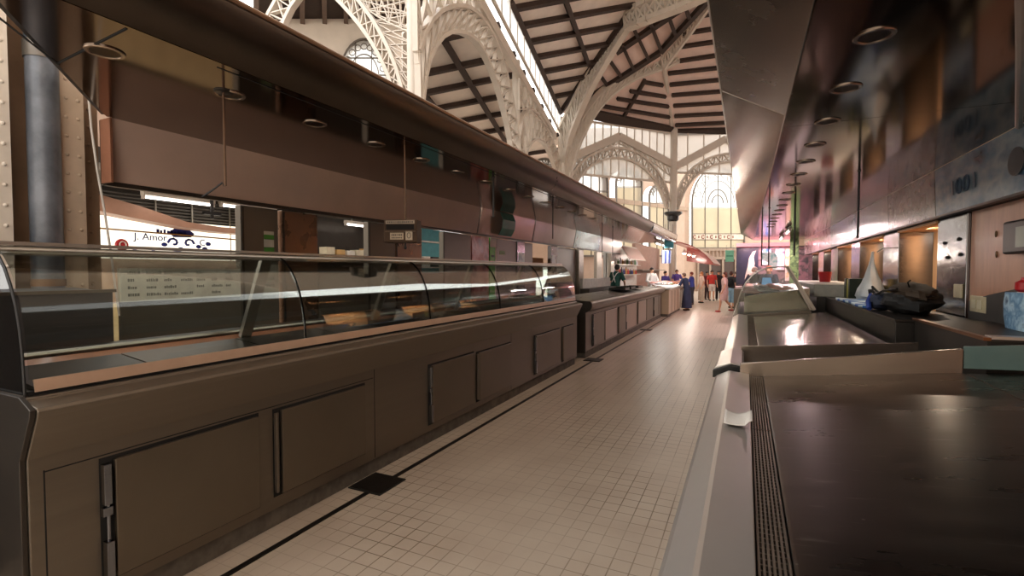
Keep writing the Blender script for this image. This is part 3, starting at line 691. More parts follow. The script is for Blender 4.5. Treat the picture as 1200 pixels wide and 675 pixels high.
# ---- rods, scale display
def rod(x, y, z0, lab, m=None, hook=False, r=.008, grp='hanging rods under the canopies'):
    t = thing('hanging_rod', (x, y, z0), lab, 'rod', grp)
    b = MB(); b.tube([(x, y, z0), (x, y, 2.768)], r, 8); b.build('shaft', m or mat('bronze_rod', '6b5240', .4, .7), t, smooth=True)
    b = MB(); q = .055 if hook else .022; b.lathe([(q*.9, -.008), (q, -.004), (q, 0)], (x, y, 2.769), 16); b.build('ceiling_plate', steel_dark, t, smooth=True)
    if hook:
        b = MB(); b.tube([(x-.01, y, z0), (x-.012, y-.01, z0+.02), (x-.05, y-.05, z0-.03), (x-.09, y-.09, z0-.075)], .006, 6); b.build('hook', black, t, smooth=True)
    return t
z0 = atY(263, 218, 2.054).z
rod(-2.956, 2.054, z0, 'thin bronze rod with a bent hook hanging from the left canopy, nearest the riveted column', hook=True)
rod(-2.744, 5.284, 2.30, 'dark rod hanging in front of the teal banner', black, r=.014)
rod(-2.954, 7.867, 2.2, 'thin dark rod hanging from the left canopy beyond the teal banner', black)
rod(-3.05, 11.4, 1.95, 'thin dark rod hanging at the end of the pale pink fascia', black)
rod(-3.05, 12.4, 2.05, 'thin dark rod hanging nearest the green-shirted vendor', black)
sy_ = 3.596; sx = -2.78
sc_ = thing('price_display', (sx, sy_, 1.9), 'small brown box display with printed labels, hanging by a rod over the left counter', 'display box')
b = MB(); b.tube([(sx+.03, sy_, 2.10), (sx+.03, sy_, 2.768)], .008, 8); b.build('rod', mat('bronze_rod', '6b5240', .4, .7), sc_, smooth=True)
Mb = Rz(math.radians(20)); cbx = Vector((sx, sy_, 2.005))
b = MB(); b.obox(cbx, (.30, .14, .20), Mb); b.build('case', mat('brown_case', '46362a', .6, 0, spec=.1), sc_, bevel=.008)
fr = lambda u, v, o=.0: cbx + Mb @ Vector((u, -.07-o, v))
for nm, u, v, w, h, m in (('label', 0, .078, .26, .03, '9b8c7a'), ('screen', 0, .035, .25, .045, '17120f'), ('label', -.03, -.045, .12, .06, 'a5957f'), ('label', .08, -.04, .06, .08, 'b0a18c'), ('ledge', 0, -.003, .27, .012, '5a4a3c')):
    b = MB(); b.obox(fr(u, v, .003), (w, .005, h), Mb); b.build(nm, mat('disp_'+m, m, .5, spec=.1), sc_)
Mt = Mb @ FACE_MY
dkm = mat('dark_ink', '2b211b', .6)
def marks(u0, u1, v, h, n, par=sc_, o=.0065):
    b = MB(); st = (u1-u0)/n
    for q in range(n): b.obox(fr(u0+st*(q+.5), v, o), (st*R.uniform(.4, .75), .001, h*R.uniform(.7, 1)), Mb)
    b.build('small_print', dkm, par)
marks(-.12, .12, .078, .016, 14); marks(-.08, .02, -.035, .018, 6); marks(-.08, .02, -.06, .012, 7)
b = MB(); b.tube([fr(.08+.016*math.cos(a), -.04+.024*math.sin(a), .0065) for a in [2*pi*q/10 for q in range(11)]], .003, 5); b.build('printed_symbol', dkm, sc_)
b = MB(); b.obox(cbx + Mb @ Vector((-.151, 0, 0)), (.004, .012, .19), Mb); b.build('edge', alu, sc_)
b = MB(); b.lathe([(.006, 0), (.014, .012), (.008, .035), (.008, .06)], (sx+.03, sy_, 1.845), 8); b.build('plug', black, sc_, smooth=True)

# ---- downlights
def downlight(x, y, lab, grp, r=.085):
    t = thing('downlight', (x, y, 2.755), lab, 'downlight', grp)
    b = MB(); b.lathe([(r*.78, .0), (r*.82, -.004), (r*.98, -.004), (r*1.02, .0), (r*1.02, .004)], (x, y, 2.7655), 24); b.build('ring', mat('downlight_ring', 'b5a494', .25, 1.), t, smooth=True)
    b = MB(); b.lathe([(.001, -.001), (r*.76, -.001), (r*.76, .003)], (x, y, 2.7665), 24); b.build('lens', mat('downlight_lens', 'a8988a', .3, 1.), t, smooth=True)
    return t
gl_, gr_ = 'downlights under the left canopy', 'downlights under the right canopy'
d0 = downlight(-2.97, 1.43, 'unlit round downlight set in a row under the left canopy', gl_)
for i in range(1, 14): copy_tree(d0, (0, .68*i, 0))
d1 = downlight(.535, 2.15, 'unlit round downlight set in a row under the right canopy', gr_)
for i in range(1, 17): copy_tree(d1, (0, .745*i, 0))

# ---- riveted column by the near end
rc = thing('riveted_column', (-4.55, 1.7, 0), 'tan riveted iron column rising behind the near end of the glass counter', 'column')
rivet = lambda b, x, y, z, s=1: b.ell((x, y, z), (.011, .013, .013), 8, 5)
def flange(y0, y1, x, m, name='flange', cols=2):
    b = MB(); b.box(x-.02, x, y0, y1, 0, 3.6); f = b.build(name, m, rc)
    b = MB()
    for z in [.2+.135*i for i in range(25)]:
        for c in ([.25, .75] if cols == 2 else [.5]): rivet(b, x+.002, y0+(y1-y0)*c, z)
    b.build('rivets', m, f, smooth=True)
flange(1.855, 1.995, -4.45, flange_m); flange(1.44, 1.585, -4.45, cream_iron)
b = MB(); b.box(-4.64, -4.62, 1.2, 2.16, 0, 3.6); w_ = b.build('web', brown_m, rc)
b = MB()
for z in [.2+.135*i for i in range(25)]:
    rivet(b, -4.618, 2.10, z); rivet(b, -4.618, 1.63, z)
b.build('rivets', brown_m, w_, smooth=True)
b = MB(); b.box(-4.62, -4.47, 1.875, 1.89, 0, 3.6); b.build('web', brown_m, rc); b = MB(); b.box(-4.62, -4.47, 1.56, 1.572, 0, 3.6); b.build('web', brown_m, rc)
pp = thing('drain_pipe', (-4.52, 1.73, 0), 'thick blue-grey drain pipe with collar, set into the riveted column', 'pipe')
b = MB(); b.lathe([(.09, 0), (.09, 3.6)], (-4.46, 1.765, 0), 20); b.build('tube', pipe_m, pp, smooth=True)
zc = atX(50, 62, -4.45).z
b = MB(); b.lathe([(.098, -.05), (.10, 0), (.10, .06), (.092, .07)], (-4.46, 1.765, zc), 20); b.build('collar', mat('grey_collar', '7a746c', .4, .5), pp, smooth=True)
b = MB(); b.lathe([(.096, 0), (.096, .05)], (-4.46, 1.765, atX(50, 332, -4.45).z-.02), 20); b.build('rust_band', mat('rust', '7b5a3e', .7), pp, smooth=True)
cb = MB(); cb.tube([atX(104, 116, -4.4), atX(107, 150, -4.4), atX(114, 200, -4.4), atX(122, 245, -4.4), atX(129, 290, -4.4), atX(135, 335, -4.4), atX(140, 370, -4.4)], .008, 8)
tag(cb.build('cable', white_paint, smooth=True), 'thin white cable slanting down in front of the riveted column', 'cable')
cab = thing('low_cabinet', (-3.85, 1.2, 0), 'dark grey low cabinet behind the near end of the glass counter', 'cabinet')
b = MB(); b.prism_y([(-3.72, 0), (-3.72, 1.52), (-4.2, 1.54), (-4.2, 0)], -.3, 1.80); b.build('body', mat('grey_laminate', '4d4b4b', .4, .2, .06, 12., stretch=(1, .2, 4)), cab, bevel=.006)
b = MB(); b.box(-3.73, -3.70, -.3, 1.81, 1.515, 1.535); b.build('top_edge', steel_body, cab)

# ---- rear line of the left stall
pan = [(3.19, 3.61, panel_grey, 'grey rear panel with a green sticker, right of the lit sign opening'),
       (3.66, 4.13, panel_brown, 'brown glossy steel rear door panel next to the green-stickered panel'),
       (4.96, 5.50, panel_grey, 'plain grey rear panel behind the hanging price display'),
       (5.51, 6.12, panel_brown, 'brown rear panel right behind the price display'),
       (6.70, 7.58, panel_grey, 'plain grey rear panel right of the small teal opening'),
       (8.53, 9.48, panel_grey, 'grey rear panel with a small pale green sticker')]
for y0, y1, m, lab in pan:
    t = thing('partition', (-4.42, (y0+y1)/2, 0), lab, 'panel', 'rear panels of the left stall')
    b = MB(); b.box(-4.46, -4.38, y0, y1, 0, 2.285); b.build('board', m, t, bevel=.004)
    b = MB(); b.box(-4.379, -4.372, y0+.01, y0+.03, 0, 2.27); b.build('edge_strip', steel_dark, t)
    if y0 < 3.3:
        wh = mat('sticker_white', 'd9d8cc', .5); gn = mat('sticker_green', '4f9a3a', .5)
        for z0, z1, mm in ((2.02, 2.055, wh), (1.975, 2.02, gn), (1.895, 1.972, wh), (1.84, 1.893, gn)):
            b = MB(); b.box(-4.379, -4.376, 3.44, 3.555, z0, z1); b.build('sticker', mm, t)
    if y0 > 8.5:
        b = MB(); b.box(-4.379, -4.376, 8.7, 8.93, 1.98, 2.06); b.build('sticker', mat('sticker_pale_green', '8fae72', .5), t)
t = thing('mottled_board', (-4.42, 7.92, 0), 'glossy red and pink mottled panel, left of the bright green notice', 'panel')
b = MB(); b.box(-4.46, -4.37, 7.60, 8.24, 0, 2.285); b.build('board', patch_mat('red_mottle', ['5d231f', 'b0524c', 'd99a92', '7a3a33'], 3., .2, emit=0.0), t, bevel=.004)  # board coloured in mottled reds and pinks
gnm = mat('notice_green', '57c33a', .4)
t = thing('green_notice', (-4.36, 8.38, 0), 'bright green notice board with white band, on the rear wall of the left stall', 'sign')
b = MB(); b.box(-4.40, -4.36, 8.26, 8.51, 0, 2.285); b.build('board', gnm, t)
b = MB(); b.box(-4.359, -4.356, 8.26, 8.51, 2.11, 2.285); b.box(-4.359, -4.356, 8.47, 8.51, 1.2, 2.1); b.build('white_band', white_paint, t)
b = MB(); b.box(-4.359, -4.356, 8.31, 8.43, 1.92, 1.96); b.build('small_print', mat('dark_green_ink', '1f4a1a', .6), t)
for i, (y0, y1, lab) in enumerate(((9.5, 9.88, 'polished steel pillar with a pale blue picture, right of the grey panels'), (11.5, 11.95, 'polished steel pillar with a small blue sticker, second of the left stall'), (13.75, 14.2, 'polished steel pillar left of the sink unit'), (15.65, 16.3, 'steel pillar with a white bag hanging on it'), (17.5, 18.0, 'last steel pillar of the left stall, behind the green-shirted vendor'))):
    t = thing('steel_pillar', (-4.38, y0, 0), lab, 'pillar', 'steel pillars of the left stall')
    b = MB(); b.box(-4.46, -4.36, y0, y1, 0, 2.29); b.build('shaft', chrome if i < 2 else mat('dull_pillar', 'a89c8e', .3, .5), t, bevel=.006)
    if i == 0: b = MB(); b.box(-4.359, -4.357, 9.54, 9.86, 1.75, 2.05); b.build('picture', patch_mat('sky_print', ['8fc9d6', 'd4e6e4', '5f9fb0'], 4.), t)
    if i == 1: b = MB(); b.box(-4.359, -4.357, 11.55, 11.8, 1.85, 2.05); b.build('picture', patch_mat('blue_print', ['4a6fa8', 'd4dde4', '9fb5c8'], 6.), t)
for y0, y1, lab in ((9.88, 10.5, 'dark recess panel beside the pillar with the blue picture'), (11.95, 13.74, 'wide grey rear panel left of the sink unit')):
    t = thing('partition', (-4.5, y0, 0), lab, 'panel'); b = MB(); b.box(-4.52, -4.44, y0, y1, 0, 2.285); b.build('board', panel_grey, t)
t = thing('cardboard_box', (-4.6, 10.9, 0), 'brown cardboard carton on the shelf between the two steel pillars', 'box')
b = MB(); b.box(-4.75, -4.45, 10.52, 11.2, 1.5, 1.97); b.build('carton', mat('cardboard', '9a6f3f', .8), t, bevel=.004)
b = MB(); b.box(-4.448, -4.446, 10.52, 11.2, 1.72, 1.75); b.build('tape', mat('tape', 'b08a58', .4), t)
t = thing('rear_shelf', (-4.6, 10.9, 0), 'grey shelf carrying the cardboard carton', 'shelf'); b = MB(); b.box(-4.8, -4.44, 10.51, 11.48, 1.46, 1.498); b.build('board', steel_body, t); b = MB(); b.box(-4.8, -4.75, 10.51, 11.48, 0, 1.46); b.build('support', steel_body, t)
# sills under the openings
for i, (y0, y1, m, lab) in enumerate(((2.17, 3.18, 'c4c6b4', 'pale price board full of small print, seen through the near curved glass'), (3.40, 3.60, 'c4c6b4', 'small pale printed sheet on the rear wall under the green sticker'), (4.14, 4.95, '6b655a', 'grey sill panel under the second rear opening'), (6.13, 6.69, '6b655a', 'grey sill panel under the small teal opening'))):
    if i == 1:
        t = thing('printed_sheet', (-4.37, 3.5, 1.4), lab, 'notice'); b = MB(); b.box(-4.375, -4.37, y0, y1, 1.41, 1.72); b.build('sheet', mat('pale_sheet', m, .6), t); x = -4.368; zt = 1.66; 
        for j in range(2):
            b = MB()
            for q in range(4): b.box(x-.002, x, 3.45+.026*q, 3.468+.026*q, zt-.1-.07*j, zt-.07-.07*j)
            b.build('small_print', dkm, t)
        continue
    t = thing('price_board' if i == 0 else 'half_wall', (-4.4, (y0+y1)/2, 0), lab, 'board')
    ztop = 1.675 if i == 0 else 1.62
    b = MB(); b.box(-4.42, -4.38, y0, y1, 0, 1.41); b.build('lower_panel', panel_grey, t)
    b = MB(); b.box(-4.42, -4.38, y0, y1, 1.41, ztop); b.build('board', mat('price_sheet', 'f0f0de', .6) if i == 0 else panel_grey, t)
    if i == 0:
        for c in range(7):
            for r_ in range(4):
                if R.random() < .12: continue
                w = R.uniform(.04, .11); yc = 2.22+.135*c+w/2; zc = 1.635-.058*r_
                b = MB(); yy = yc-w/2
                while yy < yc+w/2:
                    q = R.uniform(.006, .016); b.box(-4.38, -4.378, yy, yy+q, zc-.009, zc+R.choice((.009, .014))); yy += q+.005
                b.build('small_print', mat('grey_ink', '8b9084', .7), t)

# ================================================================== THE STALL ACROSS (seen through the left openings)
lit = emis('lit_sign_face', 'fff3dc', 2.2)
sg = thing('lit_shop_sign', (-8.0, 4.8, 1.85), 'glowing cream shop sign with blue lettering and scroll, seen through the near left opening', 'sign')
b = MB(); b.box(-8.12, -8.0, 3.2, 6.6, 1.83, 2.42); b.build('lit_face', lit, sg)
blue = mat('sign_blue', '23318f', .5); red = mat('sign_red', 'c0202a', .5); goldm = mat('gold_line', 'b88b45', .5)
t1 = atX(177, 281.5, -7.99); text_mesh('lettering', 'J. Amor', t1, FACE_PX, .145, blue, sg, .004)
b = MB()
for i in range(9): b.box(-7.995, -7.985, 4.45+.05*i, 4.45+.05*i+(.028 if i % 3 else .038), 2.225, 2.225+(.045 if i % 2 else .06))
b.build('small_lettering', blue, sg)
b = MB(); q_ = atX(213, 283, -7.99); yc0, zc0 = q_.y, q_.z
b.extr([(-7.985, yc0+u, zc0+v) for u, v in ((-.19, .13), (-.10, .20), (.10, .20), (.20, .13), (.14, .07), (-.12, .06))], (-.01, 0, 0))
for s_, c_ in ((1, (.10, -.03)), (-1, (-.12, -.03))):
    b.tube([(-7.985, yc0+c_[0]+s_*(.09-.011*k)*math.cos(.75*k), zc0+c_[1]+(.09-.011*k)*math.sin(.75*k)) for k in range(8)], .018, 6)
for u, v in ((-.26, -.06), (-.02, -.12), (.26, -.07), (.36, -.10), (.42, -.02)): b.ell((-7.985, yc0+u, zc0+v), (.01, .045, .032), 8, 6)
b.build('scroll', blue, sg, smooth=True)
text_mesh('lettering', 'Co', atX(240, 288, -7.99), FACE_PX, .14, blue, sg, .004)
b = MB()
for k, (y, w) in enumerate(((4.15, .09), (4.4, .07), (4.75, .18))): b.tube([(-7.985, y+w*math.cos(a), 1.86+.09*math.sin(a)) for a in [pi*q/8 for q in range(9)]], .018, 6)
b.build('scroll', blue, sg, smooth=True)
b = MB(); b.tube([(-7.98, 3.2, 2.25), (-7.98, 6.6, 2.18)], .012, 6); b.tube([(-7.98, 5.62, 1.83), (-7.98, 5.62, 2.42)], .007, 6); b.build('frame_line', goldm, sg)
b = MB(); b.lathe([(.001, 0), (.075, .0), (.085, .03), (.07, .05), (.001, .05)], (-7.9, 3.93, 2.02), 14, Ry(pi/2)); cl_ = tag(b.build('red_clock', red, smooth=True), 'small red round sign with white ring at the left end of the glowing shop sign', 'sign')
b = MB(); b.tube([(-7.845, 3.93+.04*math.cos(a), 2.02+.045*math.sin(a)) for a in [2*pi*q/12 for q in range(13)]], .009, 6); b.build('white_ring', white_paint, cl_)
K = [(atX(a_, t_, -7.9), atX(a_, q_, -7.9)) for a_, t_, q_ in ((100, 229, 248), (150, 243, 258), (205, 261, 268), (245, 267, 273), (330, 273, 279))]
b = MB(); b.loft([[Vector((-7.9, lo.y, lo.z)), Vector((-7.6, lo.y, lo.z)), Vector((-7.6, hi.y, hi.z)), Vector((-7.9, hi.y, hi.z))] for hi, lo in K])
tag(b.build('fascia_beam', mat('salmon_beam', 'c69a83', .45, 0, .06)), 'sloping salmon fascia beam above the glowing shop sign', 'beam')
b = MB(); b.box(-8.3, -8.22, 2.8, 8.5, 2.3, 3.4)
lv = thing('louvre_vent', (-8.2, 5.6, 2.3), 'dark louvred vent panel above the glowing shop sign', 'vent'); b.build('backing', steel_dark, lv)
b = MB()
for i in range(9): b.hexa([(-8.21, 3, 2.38+.05*i), (-8.21, 8.2, 2.38+.05*i), (-8.19, 8.2, 2.37+.05*i), (-8.19, 3, 2.37+.05*i), (-8.21, 3, 2.40+.05*i), (-8.21, 8.2, 2.40+.05*i), (-8.19, 8.2, 2.39+.05*i), (-8.19, 3, 2.39+.05*i)])
b.build('slats', mat('louvre_slat', '75716a', .4, .5), lv)
b = MB()
for y in (4.55, 5.1, 5.75): b.box(-8.19, -8.17, y-.01, y+.01, 2.36, 2.84)
b.build('mullions', alu, lv)
tube_l = emis('fluorescent_tube', 'fff6ee', 9.)
def batten(x, y, z, L_, lab, s=1., ztop=None):
    ztop = 2.859 if x < -7 else (2.769 if z < 2.68 else None)
    t = thing('tube_light', (x, y, z), lab, 'tube light', 'fluorescent battens')
    b = MB(); b.box(x-.04, x+.04, y-L_/2, y+L_/2, z+.025, z+.08); b.build('batten', white_paint, t)
    b = MB(); b.tube([(x, y-L_/2+.03, z), (x, y+L_/2-.03, z)], .016, 8); b.build('tube', tube_l, t, smooth=True)
    b = MB(); b.box(x-.025, x+.025, y-L_/2, y-L_/2+.03, z-.025, z+.03); b.box(x-.025, x+.025, y+L_/2-.03, y+L_/2, z-.025, z+.03); b.build('end_cap', white_paint, t)
    if ztop:
        b = MB()
        for q in (-.35, .35): b.tube([(x, y+q*L_, z+.08), (x, y+q*L_, ztop)], .008, 6)
        b.build('hanger', alu, t)
    return t
batten(-7.4, 4.45, 2.66, 1.0, 'bright fluorescent tube above the lit shop sign, the left of two'); batten(-7.4, 5.55, 2.68, 1.0, 'bright fluorescent tube above the lit shop sign, the right of two')
ca = thing('stall_canopy', (-8, 8, 2.85), 'pale canopy of the stall across the next aisle, carrying the tube lights', 'canopy')
b = MB(); b.box(-8.3, -7.0, 2.4, 14, 2.86, 2.95); b.build('soffit', mat('far_soffit', '8c857c', .5), ca)
t = thing('tube_bracket', (-7.3, 5.0, 2.5), 'dark bracket with two arms between the two fluorescent tubes', 'bracket')
b = MB(); b.tube([(-7.3, 4.85, 2.44), (-7.3, 4.85, 2.8595)], .025, 8); b.box(-7.33, -7.27, 4.72, 4.98, 2.5, 2.54); b.build('arm', black_pl, t)
t = thing('shop_counter', (-8.0, 5, 0), 'pale shop counter front under the glowing sign', 'counter')
b = MB(); b.box(-8.1, -7.7, 3.0, 6.8, 0, 1.2); b.build('body', mat('shop_counter', 'efdcae', .5), t)
b = MB(); b.box(-8.12, -8.05, 3.0, 6.8, 1.2, 1.83); b.build('back_panel', mat('shop_back', 'cdb4a0', .5), t)
# opposite shelves and goods seen through the other openings
t = thing('goods_shelf', (-7.6, 9.5, 0), 'grey shelf unit across the next aisle, seen through the second rear opening', 'shelf')
b = MB(); b.box(-7.8, -7.76, 7.0, 9.9, 0, 3.0); b.build('back', steel_dark, t); b = MB(); b.box(-7.8, -7.35, 7.0, 9.9, 1.88, 1.91); b.build('shelf_board', steel_body, t); b = MB(); b.box(-7.76, -7.4, 7.0, 9.9, 2.75, 2.8); b.build('top_board', alu, t)
for i in range(7):
    y = 7.25+.28*i; h = R.uniform(.16, .24)
    g = MB(); g.box(-7.65, -7.45, y, y+.22, 1.911, 1.91+h); o = tag(g.build('packet', mat('packet_%d' % (i % 3), ('f0e4c8', 'e2b878', 'f4efe6')[i % 3], .5, emit=None), bevel=.006), 'pale packet standing on the shelf across the next aisle', 'packet', 'packets on the far shelf')
batten(-7.3, 8.2, 2.60, 1.2, 'pale tube light over the goods shelf across the next aisle')
t = thing('teal_cabinet', (-8, 11.5, 0), 'teal cabinet with shelves across the next aisle, seen through the small rear opening', 'cabinet')
b = MB(); b.box(-8.3, -8.0, 10.2, 13.2, 0, 3.2); b.build('body', mat('teal_paint', '4f98a0', .5), t)
b = MB(); b.box(-8.0, -7.96, 10.2, 13.2, 2.45, 2.49); b.box(-8.0, -7.7, 10.2, 13.2, 1.74, 1.77); b.build('ledge', white_paint, t)
for i in range(6):
    y = 10.5+.42*i; g = MB(); g.box(-7.95, -7.75, y, y+.3, 1.771, 2.05); tag(g.build('packet', mat('packet2_%d' % (i % 3), ('e6d8a0', 'f2f0ea', '33302c')[i % 3], .5), bevel=.006), 'packet standing on the ledge of the teal cabinet', 'packet', 'packets on the teal cabinet')
batten(-7.4, 11.6, 2.75, 1.4, 'tube light above the teal cabinet')
b = MB(); b.box(-12, -8.6, 1.0, 20, 3.3, 3.4); struct(b.build('ceiling.006', steel_dark), 'roof of the stalls across the next aisle')
b = MB(); b.box(-9.0, -8.8, -1.0, 20, 0, 4.6); struct(b.build('wall_left.002', wall_m), 'back wall of the stalls across the next aisle')

# ================================================================== RIGHT: STEEL FISH COUNTERS
r1 = thing('steel_work_counter', (.7, 1.9, 0), 'nearest steel fish counter on the right with slotted drain and wide dark sloping slab', 'counter')
def lip(y0, y1, par, m=steel_lip, dz=0.):
    b = MB(); b.prism_y([(-.20, .80+dz), (-.20, .845+dz), (-.185, .86+dz), (-.11, .898+dz), (-.095, .90+dz), (.034, .886+dz), (.034, .80+dz)], y0, y1); return b.build('front_lip', m, par, bevel=.004)
lip(-.6, 4.07, r1)
def grate(y0, y1, par, step=.0):
    b = MB(); b.box(.036, .124, y0, y1, .84, .852); g = b.build('drain_channel', black, par)
    b = MB()
    for i in range(7):
        x = .040+.0122*i; b.box(x, x+.006, y0, y1, .853, .872)
    y = y0+.02
    while y < y1: b.box(.040, .121, y, y+.007, .853, .864); y += .03
    b.build('slotted_grate', mat('grate_steel', '8a7d6f', .4, .8), g)
grate(-.6, 2.695, r1); grate(2.705, 4.07, r1)
b = MB(); b.prism_y([(.125, .874), (.135, .876), (1.265, 1.0), (1.272, .998), (1.272, .93), (.125, .85)], -.6, 4.07); b.build('sloping_slab', steel_slab, r1, bevel=.003)
b = MB(); b.prism_y([(1.278, 1.0), (1.75, 1.03), (1.75, .93), (1.278, .93)], -.6, 4.07); b.build('rear_slab', steel_slab, r1, bevel=.003)
b = MB(); b.box(-.12, 1.75, -.6, 4.05, .12, .84); b.build('body', steel_body, r1)
b = MB(); b.box(-.06, 1.7, -.58, 4.0, .001, .12); b.build('plinth', plinth_m, r1)
b = MB(); b.hexa([(-.03, 4.072, .86), (1.262, 4.072, .96), (1.262, 4.10, .96), (-.03, 4.10, .86), (-.03, 4.072, .958), (1.262, 4.072, 1.155), (1.262, 4.10, 1.155), (-.03, 4.10, .958)]); b.build('side_upstand', steel_lip if False else mat('satin_steel', 'a3978b', .27, .95, .06, 3., .03), r1, bevel=.003)
b = MB(); b.hexa([(1.268, 4.08, 1.03), (1.75, 4.08, 1.045), (1.75, 4.095, 1.045), (1.268, 4.095, 1.03), (1.268, 4.08, 1.17), (1.75, 4.08, 1.215), (1.75, 4.095, 1.215), (1.268, 4.095, 1.17)]); b.build('teal_glass_panel', mat('teal_glass', '6f8c88', .15, .2, .05), r1)
# white paper scrap
b = MB(); n = 8; P = {}
for i in range(n+1):
    for j in range(n+1):
        u, v = i/n, j/n; x = -.088+.126*u; y = 2.60+.23*v
        z = .905+.004+.02*(u-.5)**2*4*(.4+.6*v)+.006*noise.noise(Vector((u*3, v*3, 1)))+ (.018 if u > .85 else 0)*(1-v)
        P[i, j] = b.v((x, y+.02*(u-.5), z))
for i in range(n):
    for j in range(n): b.face([P[i, j], P[i+1, j], P[i+1, j+1], P[i, j+1]])
pp_ = tag(b.build('paper_scrap', paper_m, smooth=True), 'crumpled white paper scrap lying on the near steel counter edge', 'paper')
so = pp_.modifiers.new('thick', 'SOLIDIFY'); so.thickness = .0015

# gap unit between the counters
gp = thing('counter_joint', (.5, 4.6, 0), 'short raised steel counter section with a dark bumper, between the two right slabs', 'counter')
b = MB(); b.prism_y([(-.215, .84), (-.215, .885), (-.20, .90), (-.10, .935), (-.02, .92), (-.02, .80), (-.12, .80)], 4.22, 5.05); b.build('front_lip', steel_lip, gp, bevel=.004)
b = MB(); b.prism_y([(-.225, .815), (-.225, .875), (-.10, .925), (-.03, .915), (-.03, .86), (-.10, .865)], 4.17, 4.218); b.build('bumper', black, gp, bevel=.006)
b = MB(); b.box(-.02, 1.25, 4.11, 5.11, .001, .79); b.build('trough', steel_dark, gp)
b = MB(); b.hexa([(-.03, 5.12, .79), (1.3, 5.12, .93), (1.3, 5.15, .93), (-.03, 5.15, .79), (-.03, 5.12, .945), (1.3, 5.12, 1.06), (1.3, 5.15, 1.06), (-.03, 5.15, .945)]); b.build('side_upstand', MATS['satin_steel'], gp, bevel=.003)
b = MB(); b.box(-.02, -.005, 4.12, 5.11, .78, .90); b.build('inner_wall', steel_dark, gp)
# section two
r2 = thing('sloping_fish_slab', (.6, 7.3, 0), 'second steel slab counter on the right, its wet sheet reflecting pink light', 'counter')
lip(5.16, 9.55, r2); grate(5.17, 9.5, r2)
b = MB(); b.prism_y([(.125, .874), (.135, .876), (1.2, .985), (1.205, .98), (1.205, .90), (.125, .85)], 5.17, 9.5); b.build('sloping_slab', mat('wet_steel_slab', '8d7d70', .2, 1., .1, 4., .06, stretch=(.4, 3, 1), rvar=.08), r2, bevel=.003)
b = MB(); b.box(-.12, 1.2, 5.16, 9.5, .12, .84); b.build('body', steel_body, r2); b = MB(); b.box(-.06, 1.1, 5.2, 9.5, .001, .12); b.build('plinth', plinth_m, r2)
# vendor side counters
k1 = thing('vendor_worktop', (1.6, 7.6, 0), 'dark vendor worktop behind the second right slab, carrying the jacket pile', 'counter')
b = MB(); b.box(1.28, 1.93, 5.75, 10.26, .001, 1.175); b.build('body', dark_counter, k1, bevel=.006); b = MB(); b.box(1.27, 1.93, 5.74, 10.28, 1.176, 1.2); b.build('top', steel_dark, k1, bevel=.004)
k2 = thing('vendor_sink_unit', (1.75, 4.8, 0), 'low dark unit with a copper-toned steel rim behind the nearest right slab', 'cabinet')
b = MB(); b.box(1.42, 1.95, 4.2, 5.72, .001, 1.2); b.build('body', dark_counter, k2); b = MB(); b.box(1.40, 1.44, 4.2, 5.72, 1.2, 1.222); b.build('rim', mat('copper_rim', '9b6a48', .3, .9), k2); b = MB(); b.box(1.44, 1.95, 4.2, 5.72, 1.201, 1.21); b.build('basin', steel_dark, k2)
b = MB(); b.box(1.44, 1.95, 4.2, 4.3, 1.211, 1.23); b.build('rim', steel_lip, k2)
k3 = thing('pale_worktop', (1.5, 12, 0), 'pale grey worktop farther along the right stall, with a red cup on it', 'counter')
b = MB(); b.box(1.15, 1.95, 10.3, 14.5, .001, 1.19); b.build('body', dark_counter, k3); b = MB(); b.box(1.1, 1.95, 10.3, 14.5, 1.2, 1.42); b.build('top', mat('pale_board', 'b9b5a8', .5), k3, bevel=.01)
# ---- striped towel, jacket pile
b = MB(); P = {}; nx, ny = 6, 26
for i in range(nx+1):
    for j in range(ny+1):
        x = 1.29+.35*i/nx; y = 7.25+2.0*j/ny
        P[i, j] = b.v((x, y, 1.235+.02*noise.noise(Vector((x*5, y*4, 0)))+.015*math.sin(y*6)*(i/nx)))
for i in range(nx):
    for j in range(ny): b.face([P[i, j], P[i+1, j], P[i+1, j+1], P[i, j+1]])
tw = tag(b.build('striped_towel', stripes_mat('blue_white_stripes', 'c3d2d6', '2f5f9c', 'Y', 2.2, .58), smooth=True), 'blue and white striped towel laid along the dark vendor worktop', 'towel')
so = tw.modifiers.new('thick', 'SOLIDIFY'); so.thickness = .03; so.offset = -1
def lump(seed, amp, fq):
    def f(q, d):
        n = noise.noise(d*fq + Vector((seed, seed*2, 0)))*amp + noise.noise(d*fq*2.3+Vector((0, seed, 5)))*amp*.5
        return q*(1+n)
    return f
bp = thing('backpack', (1.6, 6.6, 1.2), 'dark crumpled backpack with jacket and blue strap, heaped on the vendor worktop', 'bag')
cloth_d = mat('charcoal_cloth', '2b2a29', .8, 0, .25, 7., .4); cloth_b = mat('brown_cloth', '4a3a2a', .8, 0, .25, 7., .4)
b = MB(); b.ell((1.60, 6.62, 1.335), (.24, .50, .135), 28, 18, fn=lump(3, .25, 2.2)); b.build('main_bag', cloth_d, bp, smooth=True)
b = MB(); b.ell((1.58, 6.45, 1.44), (.18, .38, .075), 24, 14, Rx(.12), fn=lump(8, .3, 2.6)); b.build('jacket', cloth_b, bp, smooth=True)
b = MB(); b.ell((1.42, 6.98, 1.305), (.12, .2, .10), 20, 12, fn=lump(5, .25, 2.4)); b.build('front_pocket', mat('navy_cloth', '2a3145', .7, 0, .2, 7., .3), bp, smooth=True)
